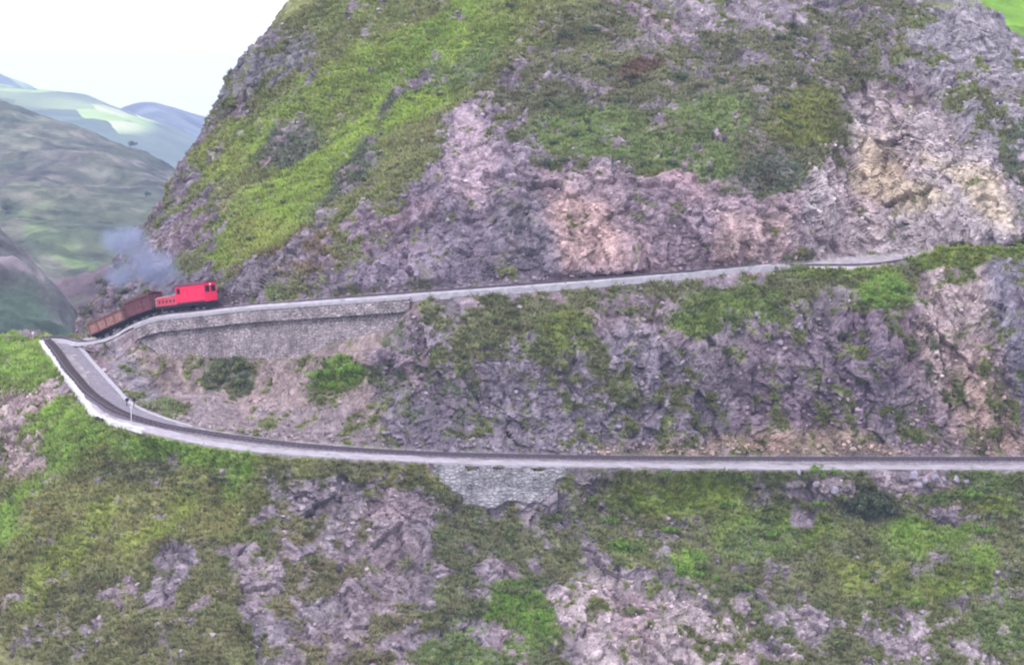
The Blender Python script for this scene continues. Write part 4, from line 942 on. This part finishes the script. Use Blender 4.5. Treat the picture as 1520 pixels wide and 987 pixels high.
DS = float(np.array(loco.matrix_world.translation)[1])
smoke('smoke', [(250, 432, DS, 1.3, .9), (248, 412, DS, 2.6, .9), (228, 398, DS+.5, 3.9, .85), (203, 392, DS+1, 3.9, .9), (195, 362, DS+2, 3.2, 1.0), (172, 356, DS+3, 2.8, .8), (180, 410, DS+2, 2.8, .9)], .62)

# ------------------------------------------------------------------ small trackside things
M_postw = paint('weathered_white', (.50, .47, .52), .7)
def post_at(x, y, z, h, label, cat, name, headc):
    p = atZ(x, y, z); r = empty(name, tuple(p)); tag(r, label, cat)
    MB().cyl((0, 0, -.3), (0, 0, h), .06, .05, 10).build('post', M_postw, r)
    MB().cyl((0, 0, -.1), (0, 0, .08), .25, .2, 10).build('footing', M_conc, r)
    MB().box(-.14, .14, -.03, .03, h-.3, h+.05, .02).build('sign_plate', headc, r)
    return r
post_at(195, 631, -41.2, 2.2, 'thin whitish post with small plate beside the parapet end at the hairpin', 'signpost', 'signpost', M_postw)
post_at(49, 505, -36.9, 1.1, 'short white post at the very tip of the hairpin platform', 'marker post', 'marker_post', M_white)
def switch_stand(x, y, z):
    p = atZ(x, y, z); r = empty('switch_stand', tuple(p)); tag(r, 'pair of dark switch levers on the inner kerb of the hairpin', 'switch stand')
    MB().box(-.7, .7, -.3, .3, -.1, .15, .02).build('base', M_black, r)
    for s in (-.42, .42):
        l = MB().cyl((s, 0, .1), (s+.1, 0, 1.0), .06, .05, 8).build('lever', M_black, r)
        MB().cyl((s+.1, -.04, 1.1), (s+.1, .04, 1.1), .22, n=16).build('target_disc', M_black, l)
switch_stand(193, 607, -40.7)
# boulders lying on the shoulder at right
for i, (x, y, s) in enumerate([(1356, 704, .9), (1372, 708, .7), (1388, 703, .8), (1402, 709, .6), (1340, 709, .55), (1420, 704, .7), (1214, 716, .6), (1186, 700, .5), (1240, 722, .8), (1436, 709, .6), (1365, 716, .7)]):
    Vp, Fp = protos[i % 6]; p, nn = ground_at(x, y+4)
    o = mesh_np('boulder', Vp*s*1.6, Fp, M_boulder); o.location = tuple(p+nn*.1); o.rotation_euler = (random.random(), random.random(), random.random()*6)
    tag(o, 'grey boulder lying on the gravel shoulder below the lower track at right', 'boulder', 'boulders on the shoulder at right')

# ------------------------------------------------------------------ air
mb = MB().box(-6400, 6400, -6400, 6400, -330, 62)
hz = mb.build('haze', M_white); m = bpy.data.materials.new('haze'); m.use_nodes = True; nt = m.node_tree; nt.nodes.clear()
o_ = nt.nodes.new('ShaderNodeOutputMaterial'); pv = nt.nodes.new('ShaderNodeVolumePrincipled'); nt.links.new(pv.outputs[0], o_.inputs['Volume'])
pv.inputs['Color'].default_value = (.53, .63, 1.0, 1); pv.inputs['Density'].default_value = .0002
hz.data.materials.clear(); hz.data.materials.append(m); tag(hz, kind='stuff')

# ------------------------------------------------------------------ light, sky, camera
SUN_EL, SUN_AZ = math.radians(52), math.radians(-35)    # soft light from the upper left behind the camera
w = bpy.data.worlds.new('World'); bpy.context.scene.world = w; w.use_nodes = True; nt = w.node_tree; N = nt.nodes; L = nt.links
bg = N['Background']; sky = N.new('ShaderNodeTexSky'); sky.sky_type = 'NISHITA'; sky.sun_disc = False; sky.sun_elevation = SUN_EL; sky.sun_rotation = math.radians(180)+SUN_AZ
bg.inputs['Strength'].default_value = .10; L.new(sky.outputs[0], bg.inputs['Color'])
bg2 = N.new('ShaderNodeBackground'); bg2.inputs['Color'].default_value = (.97, .97, 1.0, 1); bg2.inputs['Strength'].default_value = 1.25
ad = N.new('ShaderNodeAddShader'); L.new(bg.outputs[0], ad.inputs[0]); L.new(bg2.outputs[0], ad.inputs[1]); L.new(ad.outputs[0], N['World Output'].inputs['Surface'])
sd = bpy.data.lights.new('sun', 'SUN'); sd.energy = 1.5; sd.angle = math.radians(10); sd.color = (1, .96, .92)
so = bpy.data.objects.new('sun', sd); C.objects.link(so)
dirn = Vector((math.sin(SUN_AZ)*math.cos(SUN_EL), -math.cos(SUN_AZ)*math.cos(SUN_EL), math.sin(SUN_EL)))
so.rotation_euler = dirn.to_track_quat('Z', 'Y').to_euler()
cd = bpy.data.cameras.new('camera'); cd.sensor_width = 36; cd.lens = F/1520*36; cd.clip_start = .5; cd.clip_end = 30000
co = bpy.data.objects.new('camera', cd); C.objects.link(co); co.rotation_euler = (math.pi/2-PITCH, 0, 0)
sc = bpy.context.scene; sc.camera = co
sc.view_settings.view_transform = 'Standard'; sc.view_settings.look = 'None'; sc.view_settings.gamma = 1; sc.view_settings.exposure = 0.40
sc.cycles.volume_bounces = 0; sc.cycles.max_bounces = 4; sc.cycles.diffuse_bounces = 3; sc.cycles.filter_width = 2.0
